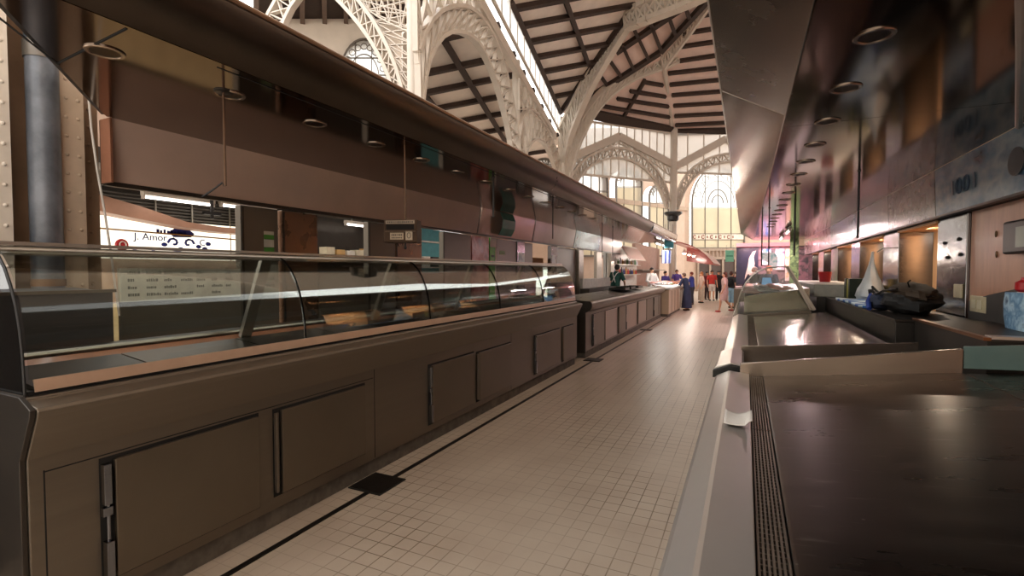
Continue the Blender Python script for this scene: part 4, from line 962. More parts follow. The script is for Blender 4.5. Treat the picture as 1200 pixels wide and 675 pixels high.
b = MB(); b.tube([(1.40, 7.05, 1.36), (1.36, 7.15, 1.42), (1.36, 7.28, 1.42), (1.38, 7.33, 1.35), (1.37, 7.25, 1.27)], .018, 8); b.tube([(1.38, 6.9, 1.40), (1.34, 7.03, 1.47), (1.37, 7.15, 1.44)], .014, 8); b.build('strap_loop', black, bp, smooth=True)
b = MB(); b.tube([(1.33, 7.05, 1.38), (1.29, 6.95, 1.30), (1.28, 6.85, 1.22)], [.02, .03, .025], 8); b.build('blue_strap', mat('blue_strap', '27408f', .6), bp, smooth=True)
b = MB(); b.tube([(1.50, 6.25, 1.49), (1.46, 6.15, 1.54), (1.47, 6.1, 1.56)], .007, 6); b.tube([(1.36, 6.95, 1.39), (1.36, 6.6, 1.44), (1.40, 6.25, 1.47)], .012, 6); b.build('buckle_strap', black, bp, smooth=True)

# ---- right canopy
cr = thing('stall_canopy', (.9, 10, 2.77), 'long brushed steel canopy over the right stalls with a dark mirror underside', 'canopy')
def hoodR(y0, y1, m):
    b = MB(); b.prism_y([(-.19, 3.05), (-.19, 3.015), (.24, 2.774), (.30, 2.80), (.30, 3.05)], y0, y1); b.build('hood', m, cr, bevel=.004)
hoodR(-.8, 4.10, steel_hood); hoodR(4.11, 20, mat('shiny_hood', '9a8d80', .16, 1., .15, 1.2, .22, rvar=.06))
for y0, y1 in ((-.8, 4.42), (4.428, 20)):
    b = MB(); b.box(.25, 1.872, y0, y1, 2.77, 2.79); b.build('soffit', steel_soffit, cr)
b = MB(); b.tube([(-.19, -.8, 3.03), (-.19, 20, 3.03)], .01, 6); b.build('rim', steel_lip, cr)
b = MB(); b.box(-.18, 2.6, -.8, 20, 3.051, 3.08); b.build('roof_sheet', mat('bounce_roof_sheet', 'e6ddd0', .6), cr)  # top out of view, kept pale to throw light up to the roof
pr_ = thing('poster_strip', (1.9, 12, 2.5), 'long picture strip in blue and grey running under the back of the right canopy', 'fascia')
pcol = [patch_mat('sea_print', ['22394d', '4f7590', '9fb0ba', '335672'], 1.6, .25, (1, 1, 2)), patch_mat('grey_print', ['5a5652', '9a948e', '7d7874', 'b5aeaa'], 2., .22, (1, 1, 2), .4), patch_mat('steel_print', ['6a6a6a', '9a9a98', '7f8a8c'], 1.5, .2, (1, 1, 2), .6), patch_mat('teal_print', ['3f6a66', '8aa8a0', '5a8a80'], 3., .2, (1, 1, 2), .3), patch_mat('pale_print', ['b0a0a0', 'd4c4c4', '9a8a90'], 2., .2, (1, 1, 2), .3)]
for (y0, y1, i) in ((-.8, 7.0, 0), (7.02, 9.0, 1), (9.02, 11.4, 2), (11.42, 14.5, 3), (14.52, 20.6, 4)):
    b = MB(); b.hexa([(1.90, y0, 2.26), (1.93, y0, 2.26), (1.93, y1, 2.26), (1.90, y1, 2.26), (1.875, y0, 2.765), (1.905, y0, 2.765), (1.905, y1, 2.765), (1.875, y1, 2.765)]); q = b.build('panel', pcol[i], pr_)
b = MB(); b.box(1.885, 1.94, -.8, 20.6, 2.235, 2.258); b.build('bottom_trim', steel_dark, pr_)
b = MB(); b.box(1.942, 2.46, -.8, 20.6, 2.236, 2.29); b.build('backing', blackgap, pr_)  # dark board added to block sky showing under the strip
b = MB(); b.extr([(1.872, 5.15+.06*math.cos(a)*2.2, 2.5+.11*math.sin(a)) for a in [2*pi*q/20 for q in range(20)]], (.004, 0, .0)); b.build('dark_oval', mat('oval_print', '39444a', .3), pr_)
for k, y in enumerate((5.95, 6.12, 6.3, 6.47)):
    b = MB()
    if k in (0, 3): b.bar((1.882, y, 2.42), (1.876, y, 2.56), .045, .004, (1, 0, 0))
    else: b.tube([(1.877, y+.055*math.cos(a), 2.49+.07*math.sin(a)) for a in [2*pi*q/14 for q in range(15)]], .012, 5)
    b.build('faded_letter', mat('faded_navy', '5a6b80', .4), pr_)
# conduit on the soffit
cd_ = MB(); cd_.tube([atZ(1198, -30, 2.747), atZ(1197, 60, 2.747), atZ(1194, 148, 2.747)], .022, 8)
tag(cd_.build('conduit', alu, smooth=True), 'pale conduit pipe fixed under the right canopy at the picture edge', 'pipe')
rod(1.125, 6.67, 2.02, 'thin dark rod hanging in front of the grey picture strip on the right', black, r=.012)
rod(.69, 9.03, 1.9, 'dark rod hanging from the right canopy beside the green banner', black, r=.014)
for x, y, zz, lab in ((.25, 9.9, 1.75, 'thin black rod hanging at the far end of the right canopy, left of a pair'), (.36, 9.9, 1.75, 'thin black rod hanging at the far end of the right canopy, right of a pair')):
    rod(x, y, zz, lab, black, r=.011)
# ---- wood panelled recesses and steel pillars
segs = [(6.36, 7.19), (8.78, 9.65), (11.45, 12.29), (13.96, 14.99), (16.36, 17.43), (18.9, 20.1)]
words_ = ['nearest polished steel pillar of the right stall, beside the wood panel with the switch plate', 'second polished steel pillar on the right, behind the backpack', 'third polished steel pillar on the right, beside the white bag', 'fourth steel pillar on the right, left of the yellow box', 'fifth steel pillar of the right stall, behind the red cup', 'farthest steel pillar of the right stall']
for (y0, y1), lab in zip(segs, words_):
    t = thing('steel_pillar', (2.0, (y0+y1)/2, 0), lab, 'pillar', 'polished pillars of the right stall')
    b = MB(); b.box(1.97, 2.42, y0, y1, 0, 2.233); b.build('shaft', chrome, t, bevel=.008)
    if y0 < 7:
        b = MB()
        for yy, zz in ((6.55, 1.98), (6.95, 1.96), (6.5, 1.82), (6.85, 1.8)): b.ell((1.966, yy, zz), (.012, .05, .02), 8, 6)
        b.build('hook', black, t, smooth=True)
        b = MB(); b.box(1.955, 1.969, 6.4, 6.62, 1.38, 1.52); b.build('socket_plate', mat('cream_plate', 'd8c7a0', .4), t, bevel=.006)
prev = 7.19
for k, (y0, y1) in enumerate(segs[1:]):
    t = thing('wood_partition', (2.4, (prev+y0)/2, 0), ['orange wood wall panel behind the backpack on the right', 'orange wood wall panel behind the white bag', 'orange wood wall panel behind the yellow box', 'brownish wood wall panel behind the red cup', 'farthest wood wall panel on the right'][k], 'panel', 'wood panels of the right stall')
    b = MB(); b.box(2.36, 2.40, prev+.005, y0-.005, 0, 2.23); b.build('board', wood_m if k < 3 else wood_dark, t)
    b = MB(); b.box(1.95, 2.355, prev+.005, y0-.005, 2.20, 2.23); b.build('header', wood_m, t); prev = y1
    if k < 5:
        ym = (y0+t.location.y*2-y0)/1.0 if False else t.location.y
        l = bpy.data.lights.new('recess_lamp', 'AREA'); l.energy = 36; l.size = .15; l.color = (1, .82, .62); lo = bpy.data.objects.new('recess_lamp', l); COL.objects.link(lo); lo.location = (2.08, ym, 2.19); lo.rotation_euler = (0, -.55, 0)
t = thing('wood_partition', (2.0, 3.5, 0), 'reddish wood wall panel nearest on the right, carrying the black screen', 'panel')
b = MB(); b.box(2.0, 2.04, -.8, 6.35, 0, 2.235); b.build('board', mat('salmon_wood', 'd0977a', .35, 0, .1, 2., .02, stretch=(1, 6, 1), coat=.12), t)
b = MB()
for yy, zz in ((5.8, 1.98), (5.45, 1.9), (5.78, 1.80)): b.ell((1.995, yy, zz), (.008, .016, .03), 8, 6)
b.build('hook', mat('brass_hook', '7a5a3a', .4, .6), t)
t = thing('wall_screen', (1.96, 5.3, 1.9), 'black-framed wall screen at the right edge of the picture', 'screen')
b = MB(); b.box(1.93, 1.998, 4.9, 5.5, 1.79, 2.06); b.build('frame', black_pl, t, bevel=.02); b = MB(); b.box(1.926, 1.9295, 4.95, 5.26, 1.84, 2.0); b.build('display', mat('screen_pale', '9aa08f', .3), t)
t = thing('switch_plate', (1.98, 6.08, 1.33), 'cream electric switch plate low on the salmon wood panel', 'switch')
b = MB(); b.box(1.978, 1.998, 5.9, 6.27, 1.26, 1.42); b.build('plate', mat('cream_plate', 'd8c7a0', .4), t, bevel=.01); b = MB(); b.box(1.970, 1.9775, 5.98, 6.08, 1.30, 1.38); b.box(1.970, 1.9775, 6.11, 6.2, 1.30, 1.38); b.build('rocker', mat('cream_light', 'e6d9b8', .3), t)
t = thing('dark_slanted_sheet', (1.97, 5.4, 0), 'dark grey slanted sheet against the salmon wood panel', 'board')
b = MB(); b.extr([(1.98, 6.3, 1.18), (1.98, 5.28, 1.18), (1.98, 5.28, 1.52), (1.98, 5.85, 1.44), (1.98, 6.3, 1.36)], (.018, 0, 0)); b.build('board', mat('dark_sheet', '4a4642', .5), t)  # flat dark grey shape with a slanted top edge
t = thing('blue_print_bag', (1.85, 5.2, 1.2), 'pale blue bag with dark pattern standing at the right picture edge', 'bag')
b = MB(); b.loft([[(1.90+(.075+.012*math.sin(3*a+z*9))*max(-1, min(1, 1.5*math.cos(a))), 4.88+.26*s_*max(-1, min(1, 1.5*math.sin(a)))+.01*math.sin(5*a), z) for a in [2*pi*q/20 for q in range(20)]] for z, s_ in ((1.213, 1), (1.3, 1.04), (1.4, 1.0), (1.475, .93), (1.49, .90))]); b.build('bag_body', patch_mat('blue_bag', ['9fc0d4', '5f86a8', 'b4cfdc', '33516f'], 9., .6), t, smooth=True)
t = thing('red_bottle', (1.88, 5.08, 1.52), 'red capped container sticking out of the pale blue bag', 'bottle')
b = MB(); b.lathe([(.03, -.02), (.05, .0), (.05, .05), (.02, .07), (.015, .09)], (1.88, 4.98, 1.515), 12); b.build('cap', mat('bright_red', 'c0282c', .4), t, smooth=True)
b = MB(); b.lathe([(.035, -.06), (.035, -.021)], (1.88, 4.98, 1.515), 12); b.build('neck', white_paint, t, smooth=True)
# white plastic bag
wb = thing('white_plastic_bag', (1.85, 9.2, 1.2), 'crumpled white plastic bag hanging by its neck above the striped towel', 'bag')
b = MB(); rings = []
for i, (z, r) in enumerate(((1.21, .17), (1.27, .21), (1.38, .19), (1.5, .135), (1.62, .085), (1.74, .05), (1.84, .028), (1.95, .02))):
    rings.append([Vector((1.73+.04*noise.noise(Vector((i, 0, 2)))+r*.8*math.cos(a)*(1+.18*math.sin(5*a+i)), 9.25-.02*i+r*1.35*math.sin(a)*(1+.14*math.cos(4*a+i*.7)), z)) for a in [2*pi*k/24 for k in range(24)]])
b.loft(rings); b.build('bag_body', mat('white_plastic', 'cfd0cf', .35, 0, .05, 14., .3), wb, smooth=True)
b = MB(); b.tube([(1.78, 9.1, 1.94), (1.86, 9.1, 2.0), (1.96, 9.1, 2.0)], .008, 6); b.build('handle', white_paint, wb)
yb = thing('yellow_box', (1.75, 9.95, 1.2), 'yellow and dark green carton standing on the worktop next to the pale counter', 'box')
b = MB(); b.box(1.55, 1.80, 9.84, 10.02, 1.201, 1.52); b.build('carton', mat('carton_yellow', 'c8bf52', .5), yb, bevel=.008); 
for q in ((10.021, 10.2), (9.72, 9.839)): b = MB(); b.box(1.54, 1.81, q[0], q[1], 1.201, 1.53); b.build('green_side', mat('carton_green', '1f2a1a', .5), yb, bevel=.006)
rc_ = thing('red_cup', (1.6, 12.6, 1.42), 'red plastic cup standing on the pale worktop', 'cup')
b = MB(); b.lathe([(.001, .002), (.10, .0), (.13, .22), (.118, .22), (.09, .02), (.001, .02)], (1.55, 12.6, 1.421), 16); b.build('cup', mat('cup_red', 'b8232c', .35), rc_, smooth=True)
b = MB(); b.tube([(1.55, 12.72, 1.6), (1.55, 12.8, 1.57), (1.55, 12.8, 1.5), (1.55, 12.72, 1.47)], .012, 6); b.build('handle', MATS['cup_red'], rc_, smooth=True)
# ---- far glass display on the right
fd = thing('fish_display_case', (.5, 11.2, 0), 'glass-fronted fish display case at the far end of the right counters', 'display case')
GR = [(-.135, .90), (-.13, 1.02), (-.11, 1.16), (-.07, 1.30), (0.0, 1.45), (.10, 1.58), (.22, 1.67), (.36, 1.72), (.62, 1.735)]
b = MB(); b.prism_y([(-.15, .13), (-.20, .80), (-.20, .86), (-.10, .895), (.10, .895), (1.0, 1.0), (1.0, .13)], 9.62, 13.6); b.build('body', steel_body, fd, bevel=.005)
b = MB(); b.box(-.05, .95, 9.65, 13.55, .001, .13); b.build('plinth', plinth_m, fd)
b = MB(); b.extr([(-.02, 9.9, .90), (1.0, 9.9, 1.0), (1.0, 9.9, 1.36), (-.02, 9.9, 1.20)], (0, .03, 0)); b.build('riser', mat('satin_steel', 'a3978b', .27, .95), fd)
b = MB(); b.prism_y([(-.02, 1.20), (1.0, 1.36), (1.0, 1.33), (-.02, 1.17)], 9.93, 13.5); b.build('ice_bed', mat('ice', 'f2eef0', .4, 0, .06, 30., .5), fd)
b = MB(); b.shell_y(GR, 9.66, 11.6, .006); b.build('curved_glass', G_clear, fd, smooth=True); b = MB(); b.shell_y(GR, 11.62, 13.58, .006); b.build('curved_glass', G_clear, fd, smooth=True)
b = MB(); b.extr([(x, 9.645, z) for x, z in GR] + [(1.0, 9.645, 1.0), (.10, 9.645, .897)], (0, .008, 0)); eg = b.build('end_glass', G_clear, fd)
b = MB(); b.tube([(x, 9.645, z) for x, z in GR], .011, 6); b.tube([(.62, 9.645, 1.735), (.80, 9.645, 1.4), (1.0, 9.645, 1.0)], .02, 6); b.build('edge_trim', alu, eg, smooth=True)
b = MB(); b.bar((.64, 9.7, 1.735), (1.05, 9.7, 1.0), .05, .12, (0, 1, 0)); b.build('support_post', alu, fd)

# ---- fish
def fish_mesh(L=.34):
    b = MB(); rings = []
    for t, r in ((0, .004), (.06, .022), (.2, .042), (.4, .05), (.6, .04), (.8, .02), (.88, .012)):
        rings.append([Vector((t*L-L/2, r*.62*math.cos(a)*L/.34, r*math.sin(a)*L/.34)) for a in [2*pi*k/10 for k in range(10)]])
    b.loft(rings)
    e = [Vector(p)*L/.34 for p in ((.125, 0, .0), (.175, 0, .05), (.16, 0, 0), (.175, 0, -.05))]
    b.extr(e, (0, .004, 0))
    b.extr([Vector(p)*L/.34 for p in ((-.04, 0, .045), (.0, 0, .075), (.06, 0, .04))], (0, .004, 0))
    return b
fish_cols = [mat('fish_pink', 'e3a79c', .25, .1, .2, 20.), mat('fish_silver', 'b9b4b4', .22, .5, .2, 20.), mat('fish_red', 'd27f72', .25, .1, .2, 20.)]
def place_fish(n, x0, x1, y0, y1, zf, lab, grp, ice, seed):
    rr = random.Random(seed); protos = []
    for i in range(n):
        k = i % 3
        if i < 3:
            o = fish_mesh(rr.uniform(.3, .4)).build('fish', fish_cols[k], smooth=True); tag(o, lab, 'fish', grp); protos.append(o)
        else: o = protos[k].copy(); COL.objects.link(o)
        cols = max(1, int((x1-x0)/.24)); r, c = divmod(i, cols)
        x = x0+.12+.24*c+rr.uniform(-.03, .03); y = y0+.07+(y1-y0-.1)*(r/max(1, (n-1)//cols))
        o.location = (x, y, zf(x)+.042); o.rotation_euler = (pi/2+.35, 0, rr.uniform(-.25, .25)+.2)
place_fish(64, .0, .95, 9.98, 13.4, lambda x: 1.205+.157*x, 'fish lying on ice in the glass display case of the right stall', 'fish in the right display case', None, 3)

# ================================================================== FAR LEFT: BRIGHT ICE STALLS
tubeB = emis('bright_tube', 'fff7ec', 9.)
def area(name, loc, sx_, sy__, e, col=(1, .95, .88), rot=(0, 0, 0)):
    l = bpy.data.lights.new(name, 'AREA'); l.shape = 'RECTANGLE'; l.size = sx_; l.size_y = sy__; l.energy = e; l.color = col
    o = bpy.data.objects.new(name, l); COL.objects.link(o); o.location = loc; o.rotation_euler = rot; return o
i1 = thing('ice_counter', (-3.3, 20.4, 0), 'brightly lit fish counter heaped with white ice, beyond the left canopy', 'counter')
b = MB(); b.box(-3.25, -2.5, 18.55, 22.4, .1, .98); b.build('body', mat('beige_laminate', 'b7a389', .45, 0, .06, 3.), i1, bevel=.01)
b = MB(); b.box(-3.2, -2.56, 18.6, 22.35, .001, .1); b.build('plinth', plinth_m, i1)
for y in (19.3, 20.2, 21.1, 22.0):
    b = MB(); b.box(-2.499, -2.492, y-.03, y+.03, .12, .92); b.build('panel_strip', steel_dark, i1)
b = MB(); b.box(-3.28, -2.45, 18.5, 22.45, .985, 1.03); b.build('top_rim', steel_lip, i1, bevel=.008)
b = MB(); P = {}
for i in range(13):
    for j in range(33):
        x = -3.24+.76*i/12; y = 18.55+3.85*j/32
        P[i, j] = b.v((x, y, 1.06+.12*(1-i/12)+.05*noise.noise(Vector((x*4, y*4, 3)))))
for i in range(12):
    for j in range(32): b.face([P[i, j], P[i+1, j], P[i+1, j+1], P[i, j+1]])
b.build('ice_heap', mat('ice', 'f2eef0', .4), i1, smooth=True)
for k, (x, y, m, lab) in enumerate(((-2.85, 20.6, 'pack_green', 'heap of green parsley garnish on the bright ice counter'), (-2.85, 21.7, 'pack_red', 'orange shellfish heap on the far end of the bright ice counter'))):
    g = MB()
    for q in range(26): g.ell((x+R.uniform(-.2, .2), y+R.uniform(-.5, .5), 1.13+R.uniform(0, .07)), (.05, .06, .03), 7, 5, Rz(R.uniform(0, 3)))
    o = tag(g.build('garnish' if k == 0 else 'shellfish', mat(m, ('7f9a55', 'd98a5a')[k], .6), smooth=True), lab, ('greens', 'shellfish')[k]); o['kind'] = 'stuff'
place_fish(30, -3.2, -2.5, 18.8, 22.2, lambda x: 1.09+.12*(-2.5-x)/.75, 'silver or pink fish lying on the bright ice counter', 'fish on the bright ice counter', None, 9)
t = thing('stall_back_wall', (-4.6, 20.6, 0), 'white tiled back wall of the bright ice stall with shelves', 'wall unit')
b = MB(); b.box(-4.75, -4.65, 17.9, 23.6, 0, 2.75); b.build('wall', mat('white_tile', 'd4cec6', .3), t)
b = MB(); b.box(-4.64, -4.35, 18.4, 23, 1.5, 1.53); b.build('shelf_board', alu, t); b = MB(); b.box(-4.64, -4.35, 18.4, 23, 1.9, 1.93); b.build('shelf_board', alu, t)
cols_ = ['3a3f7a', 'e8e0d0', 'c89050', '5a8a5a', 'c04a40', 'e8e8f0', '4a4a55', 'd8b070']
for i in range(22):
    y = 18.6+.2*i; z = (1.531, 1.931)[i % 2]; h = R.uniform(.18, .3)
    g = MB(); g.lathe([(.001, 0), (.05, .0), (.05, h*.65), (.02, h*.8), (.02, h)], (-4.5, y, z), 10)
    tag(g.build('bottle', mat('goods_%d' % (i % 8), cols_[i % 8], .4), smooth=True), 'bottle standing on the shelves of the bright ice stall', 'bottle', 'bottles behind the ice counter')
t = thing('striped_awning', (-4.3, 19.5, 2.2), 'little white and red striped awning over the back of the ice stall', 'awning')
b = MB(); b.hexa([(-3.95, 18.75, 2.12), (-3.95, 22, 2.12), (-3.97, 22, 2.12), (-3.97, 18.75, 2.12), (-4.3, 18.75, 2.62), (-4.3, 22, 2.62), (-4.32, 22, 2.62), (-4.32, 18.75, 2.62)]); b.build('cloth', stripes_mat('awning_stripes', 'd8ccc0', 'b04a38', 'Y', 2.2, .58), t)
b = MB(); b.tube([(-3.96, 18.75, 2.11), (-3.96, 22, 2.11)], .02, 6); b.build('front_bar', alu, t)
b = MB(); b.box(-4.64, -4.60, 18.0, 18.06, 0, 2.7); b.build('bracket', alu, t)
for y in (18.9, 20.4, 21.9):
    tl = batten(-2.95, y, 2.66, 1.3, 'glaring tube light under the canopy end over the bright ice stall'); 
    area('stall_lamp', (-2.95, y, 2.62), .1, 1.2, 28)
# second far counter with red canopy
i2 = thing('far_counter', (-3.2, 26, 0), 'farther fish counter under the red canopy, behind the woman in the navy dress', 'counter')
b = MB(); b.box(-3.2, -2.8, 23.6, 29.5, .1, .92); b.build('body', mat('grey_body', '8d8378', .5), i2); b = MB(); b.box(-3.25, -2.72, 23.5, 29.6, .93, .98); b.build('top_rim', steel_lip, i2); b = MB(); b.box(-3.15, -2.85, 23.7, 29.4, .001, .1); b.build('plinth', plinth_m, i2)
b = MB(); b.hexa([(-3.2, 23.6, .985), (-2.75, 23.6, .985), (-2.75, 29.4, .985), (-3.2, 29.4, .985), (-3.2, 23.6, 1.12), (-2.78, 23.6, 1.03), (-2.78, 29.4, 1.03), (-3.2, 29.4, 1.12)]); b.build('ice_bed', mat('ice_pink', 'efd9d6', .4, 0, .05, 20.), i2)
place_fish(20, -3.2, -2.72, 23.8, 29.2, lambda x: 1.04+.09*(-2.6-x)/.6, 'pinkish fish on the far counter under the red canopy', 'fish on the far counter', None, 21)
P_ = [atY(px, py, 23.5) for px, py in ((786, 284), (796, 284.5), (808, 288), (818, 293), (827, 300), (835, 309))]
b = MB(); b.shell_y([(p.x, p.z) for p in P_], 23.5, 30.5, .05)
bb = [(p.x, p.z) for p in P_]; b.prism_y(bb + [(bb[-1][0]-.1, bb[-1][1]-.02), (bb[0][0], bb[-1][1]+.25)], 30.2, 30.3)
rcn = tag(b.build('red_canopy', mat('red_canopy_cloth', 'a8483f', .35, 0, .1, 3., coat=.3)), 'rounded red canopy over the far stalls, with glints of lamps', 'canopy')
for y in (24.2, 26.5, 28.8):
    t = thing('spot_lamp', (-2.6, y, 2.5), 'glaring round lamp hanging under the red canopy', 'lamp', 'lamps under the red canopy')
    b = MB(); b.lathe([(.02, .16), (.10, .03), (.11, 0)], (-2.6, y, 2.5), 12); b.build('shade', white_paint, t, smooth=True)
    b = MB(); b.ell((-2.6, y, 2.49), (.085, .085, .06), 12, 8); b.build('bulb', emis('warm_bulb', 'ffe2c8', 18.), t, smooth=True)
    b = MB(); b.tube([(-2.6, y, 2.66), (-2.6, y, 2.72)], .008, 6); b.build('cord', black, t)
    l = bpy.data.lights.new('bulb_light', 'POINT'); l.energy = 60; l.shadow_soft_size = .1; l.color = (1, .85, .72); lo = bpy.data.objects.new('bulb_light', l); COL.objects.link(lo); lo.location = (-2.6, y, 2.38)
t = thing('far_back_wall', (-4.7, 27, 0), 'rosy shelving wall behind the far counter', 'shelf'); b = MB(); b.box(-4.9, -4.75, 23.7, 31, 0, 3.0); b.build('back', mat('rosy_wall', 'b08a7a', .6), t)
b = MB(); b.box(-4.74, -4.4, 23.7, 31, 1.7, 1.74); b.build('shelf_board', steel_body, t)
# hanging signs on the left
def hang_sign(x, y, z, w, h, m, lab, bars=None, name='hanging_sign'):
    t = thing(name, (x, y, z), lab, 'sign'); M = Rz(.42)
    b = MB(); b.obox((x, y, z), (w, .03, h), M); b.build('board', m, t, bevel=.005)
    b = MB()
    for s_ in (-.4, .4):
        p = Vector((x, y, z+h/2)) + M @ Vector((w*s_, 0, 0)); b.tube([p, p+Vector((0, 0, .35))], .006, 5)
    b.build('hanger', black, t)
    if bars:
        for (v, hh, col) in bars:
            b = MB(); b.obox(Vector((x, y, z+h*v)) + M @ Vector((0, -.018, 0)), (w*.8, .004, h*hh), M); b.build('print', mat('sp_'+col, col, .5), t)
    return t
p = atD(784, 282, 19.5); hang_sign(p.x, p.y, p.z, .36, .58, mat('teal_sign', '4fa3b5', .5), 'teal hanging aisle sign with a dark line, in front of the black-capped column', [(.0, .06, '1d3f52'), (.25, .04, '3a8196'), (-.3, .04, '3a8196')])
p = atD(781, 301, 19.8); hang_sign(p.x, p.y, p.z, .36, .52, stripes_mat('blue_white_sheet', 'dfe4f2', '4a5fb0', 'X', 7, .55), 'blue and white striped price sheet hanging under the teal sign', name='price_sheet')
p = atD(855, 300, 33); hang_sign(p.x, p.y, p.z, .55, .75, mat('mint_sign', '7fc4a6', .5), 'mint green hanging sign near the far door', [(0, .08, '2f7a60')])
t = thing('rear_poster', (-4.6, 18.3, 1.6), 'white notice with a black square on the back wall of the ice stall', 'notice'); b = MB(); b.box(-4.649, -4.62, 18.05, 18.38, 1.3, 2.3); b.build('sheet', white_paint, t); b = MB(); b.box(-4.6195, -4.61, 18.1, 18.33, 1.85, 2.1); b.build('square', black_pl, t)

# ================================================================== FAR RIGHT: PINK-LIT STALL
pk = thing('pink_lit_stall', (.8, 21, 0), 'pink-lit stall end with dark picture wall, beyond the right display case', 'stall')
b = MB(); b.box(-.35, 2.2, 21.2, 21.35, 0, 2.6); b.build('back_wall', patch_mat('dark_picture_wall', ['2e3536', '4a4a4c', '8a6a70', '39403f', 'b09aa0'], 2.2, .4), pk)
b = MB(); b.box(-.35, 1.7, 20.75, 21.2, 2.60, 2.72); b.build('light_box', mat('pink_fascia_lit', 'ffd0d0', .4, emit='ff9fa8', estr=1.4), pk)
b = MB(); b.box(-.4, 1.7, 20.25, 21.0, 0.001, 1.0); b.build('counter', steel_body, pk); b = MB(); b.box(-.35, 1.65, 20.28, 20.95, 1.001, 1.08); b.build('ice_bed', MATS['ice_pink'], pk)
pf = thing('figure_poster', (0, 21.1, 1.3), 'tall dark poster showing a pale draped shape, at the left end of the pink-lit stall', 'poster')
b = MB(); b.box(-.33, .42, 21.15, 21.19, 1.15, 2.55); b.build('sheet', mat('midnight_print', '26283a', .35), pf)
b = MB(); b.extr([(-.05, 21.147, 1.2), (.18, 21.147, 1.25), (.27, 21.147, 1.6), (.30, 21.147, 1.95), (.26, 21.147, 2.2), (.34, 21.147, 2.45), (.22, 21.147, 2.4), (.1, 21.147, 2.15), (.06, 21.147, 1.85), (-.02, 21.147, 1.5)], (0, .002, 0)); b.build('pale_shape', mat('pale_drape', 'c9c2b4', .6), pf)
for i, (x0, x1, z0, z1, c, lab) in enumerate(((.55, .85, 1.9, 2.5, '3f7fd0', 'blue picture sheet on the wall of the pink-lit stall'), (1.0, 1.3, 1.7, 2.5, 'b9a0b8', 'mauve picture sheet on the wall of the pink-lit stall'), (1.33, 1.6, 1.3, 2.5, 'e8c090', 'orange lit picture sheet at the right end of the pink-lit stall'))):
    t = thing('picture_sheet', (x0, 21.15, z0), lab, 'poster'); b = MB(); b.box(x0, x1, 21.16, 21.19, z0, z1); b.build('sheet', patch_mat('sheet_%d' % i, [c, 'f0e0e0', c, '303040'], 4., .5), t)
area('pink_lamp', (.6, 20.7, 2.58), 1.6, .15, 110, (1, .62, .66))
for k, (x, y, lab) in enumerate(((.62, 17.2, 'pink glaring tube light under the far right canopy'), (.62, 14.6, 'pinkish tube light under the right canopy over the fish display case'))):
    batten(x+.35, y, 2.66, 1.2, lab); area('stall_lamp', (x+.35, y, 2.62), .1, 1.1, 80, (1, .72, .74))
t = thing('green_banner', (1.55, 17.5, 1.5), 'narrow green leafy banner at the right end of the pink-lit stall', 'banner')
b = MB(); b.box(1.25, 1.5, 18.0, 18.03, 1.25, 2.769); b.build('cloth', patch_mat('leaf_print', ['4a6340', '6f8a55', '38502f', '8aa46a'], 6., .6), t)
t = thing('teal_apron', (.55, 16.4, 1.6), 'teal and white cloth hanging from the pair of black rods', 'cloth')
b = MB(); b.extr([(.42, 16.4, 2.2), (.75, 16.4, 2.2), (.85, 16.4, 2.05), (.80, 16.4, 1.7), (.62, 16.4, 1.68), (.6, 16.4, 1.9), (.4, 16.4, 2.0)], (0, .04, 0)); b.build('cloth', patch_mat('teal_cloth', ['4fb0ae', 'e8ece8', '4fb0ae'], 5., .7), t)
b = MB(); b.tube([(.6, 16.42, 2.19), (.6, 16.42, 2.768)], .01, 6); b.build('hanger', black, t)
b = MB(); b.box(-.1, 1.9, 17.0, 19.5, .001, 1.05); o = thing('far_right_counter', (.9, 17, 0), 'steel counter between the glass display case and the pink-lit stall', 'counter'); b.build('body', steel_body, o)
b = MB(); b.box(-.05, 1.0, 17.05, 19.4, 1.051, 1.15); b.build('ice_bed', MATS['ice'], o)
place_fish(24, -.0, .95, 17.1, 19.3, lambda x: 1.16, 'fish on the steel counter before the pink-lit stall', 'fish before the pink-lit stall', None, 31)
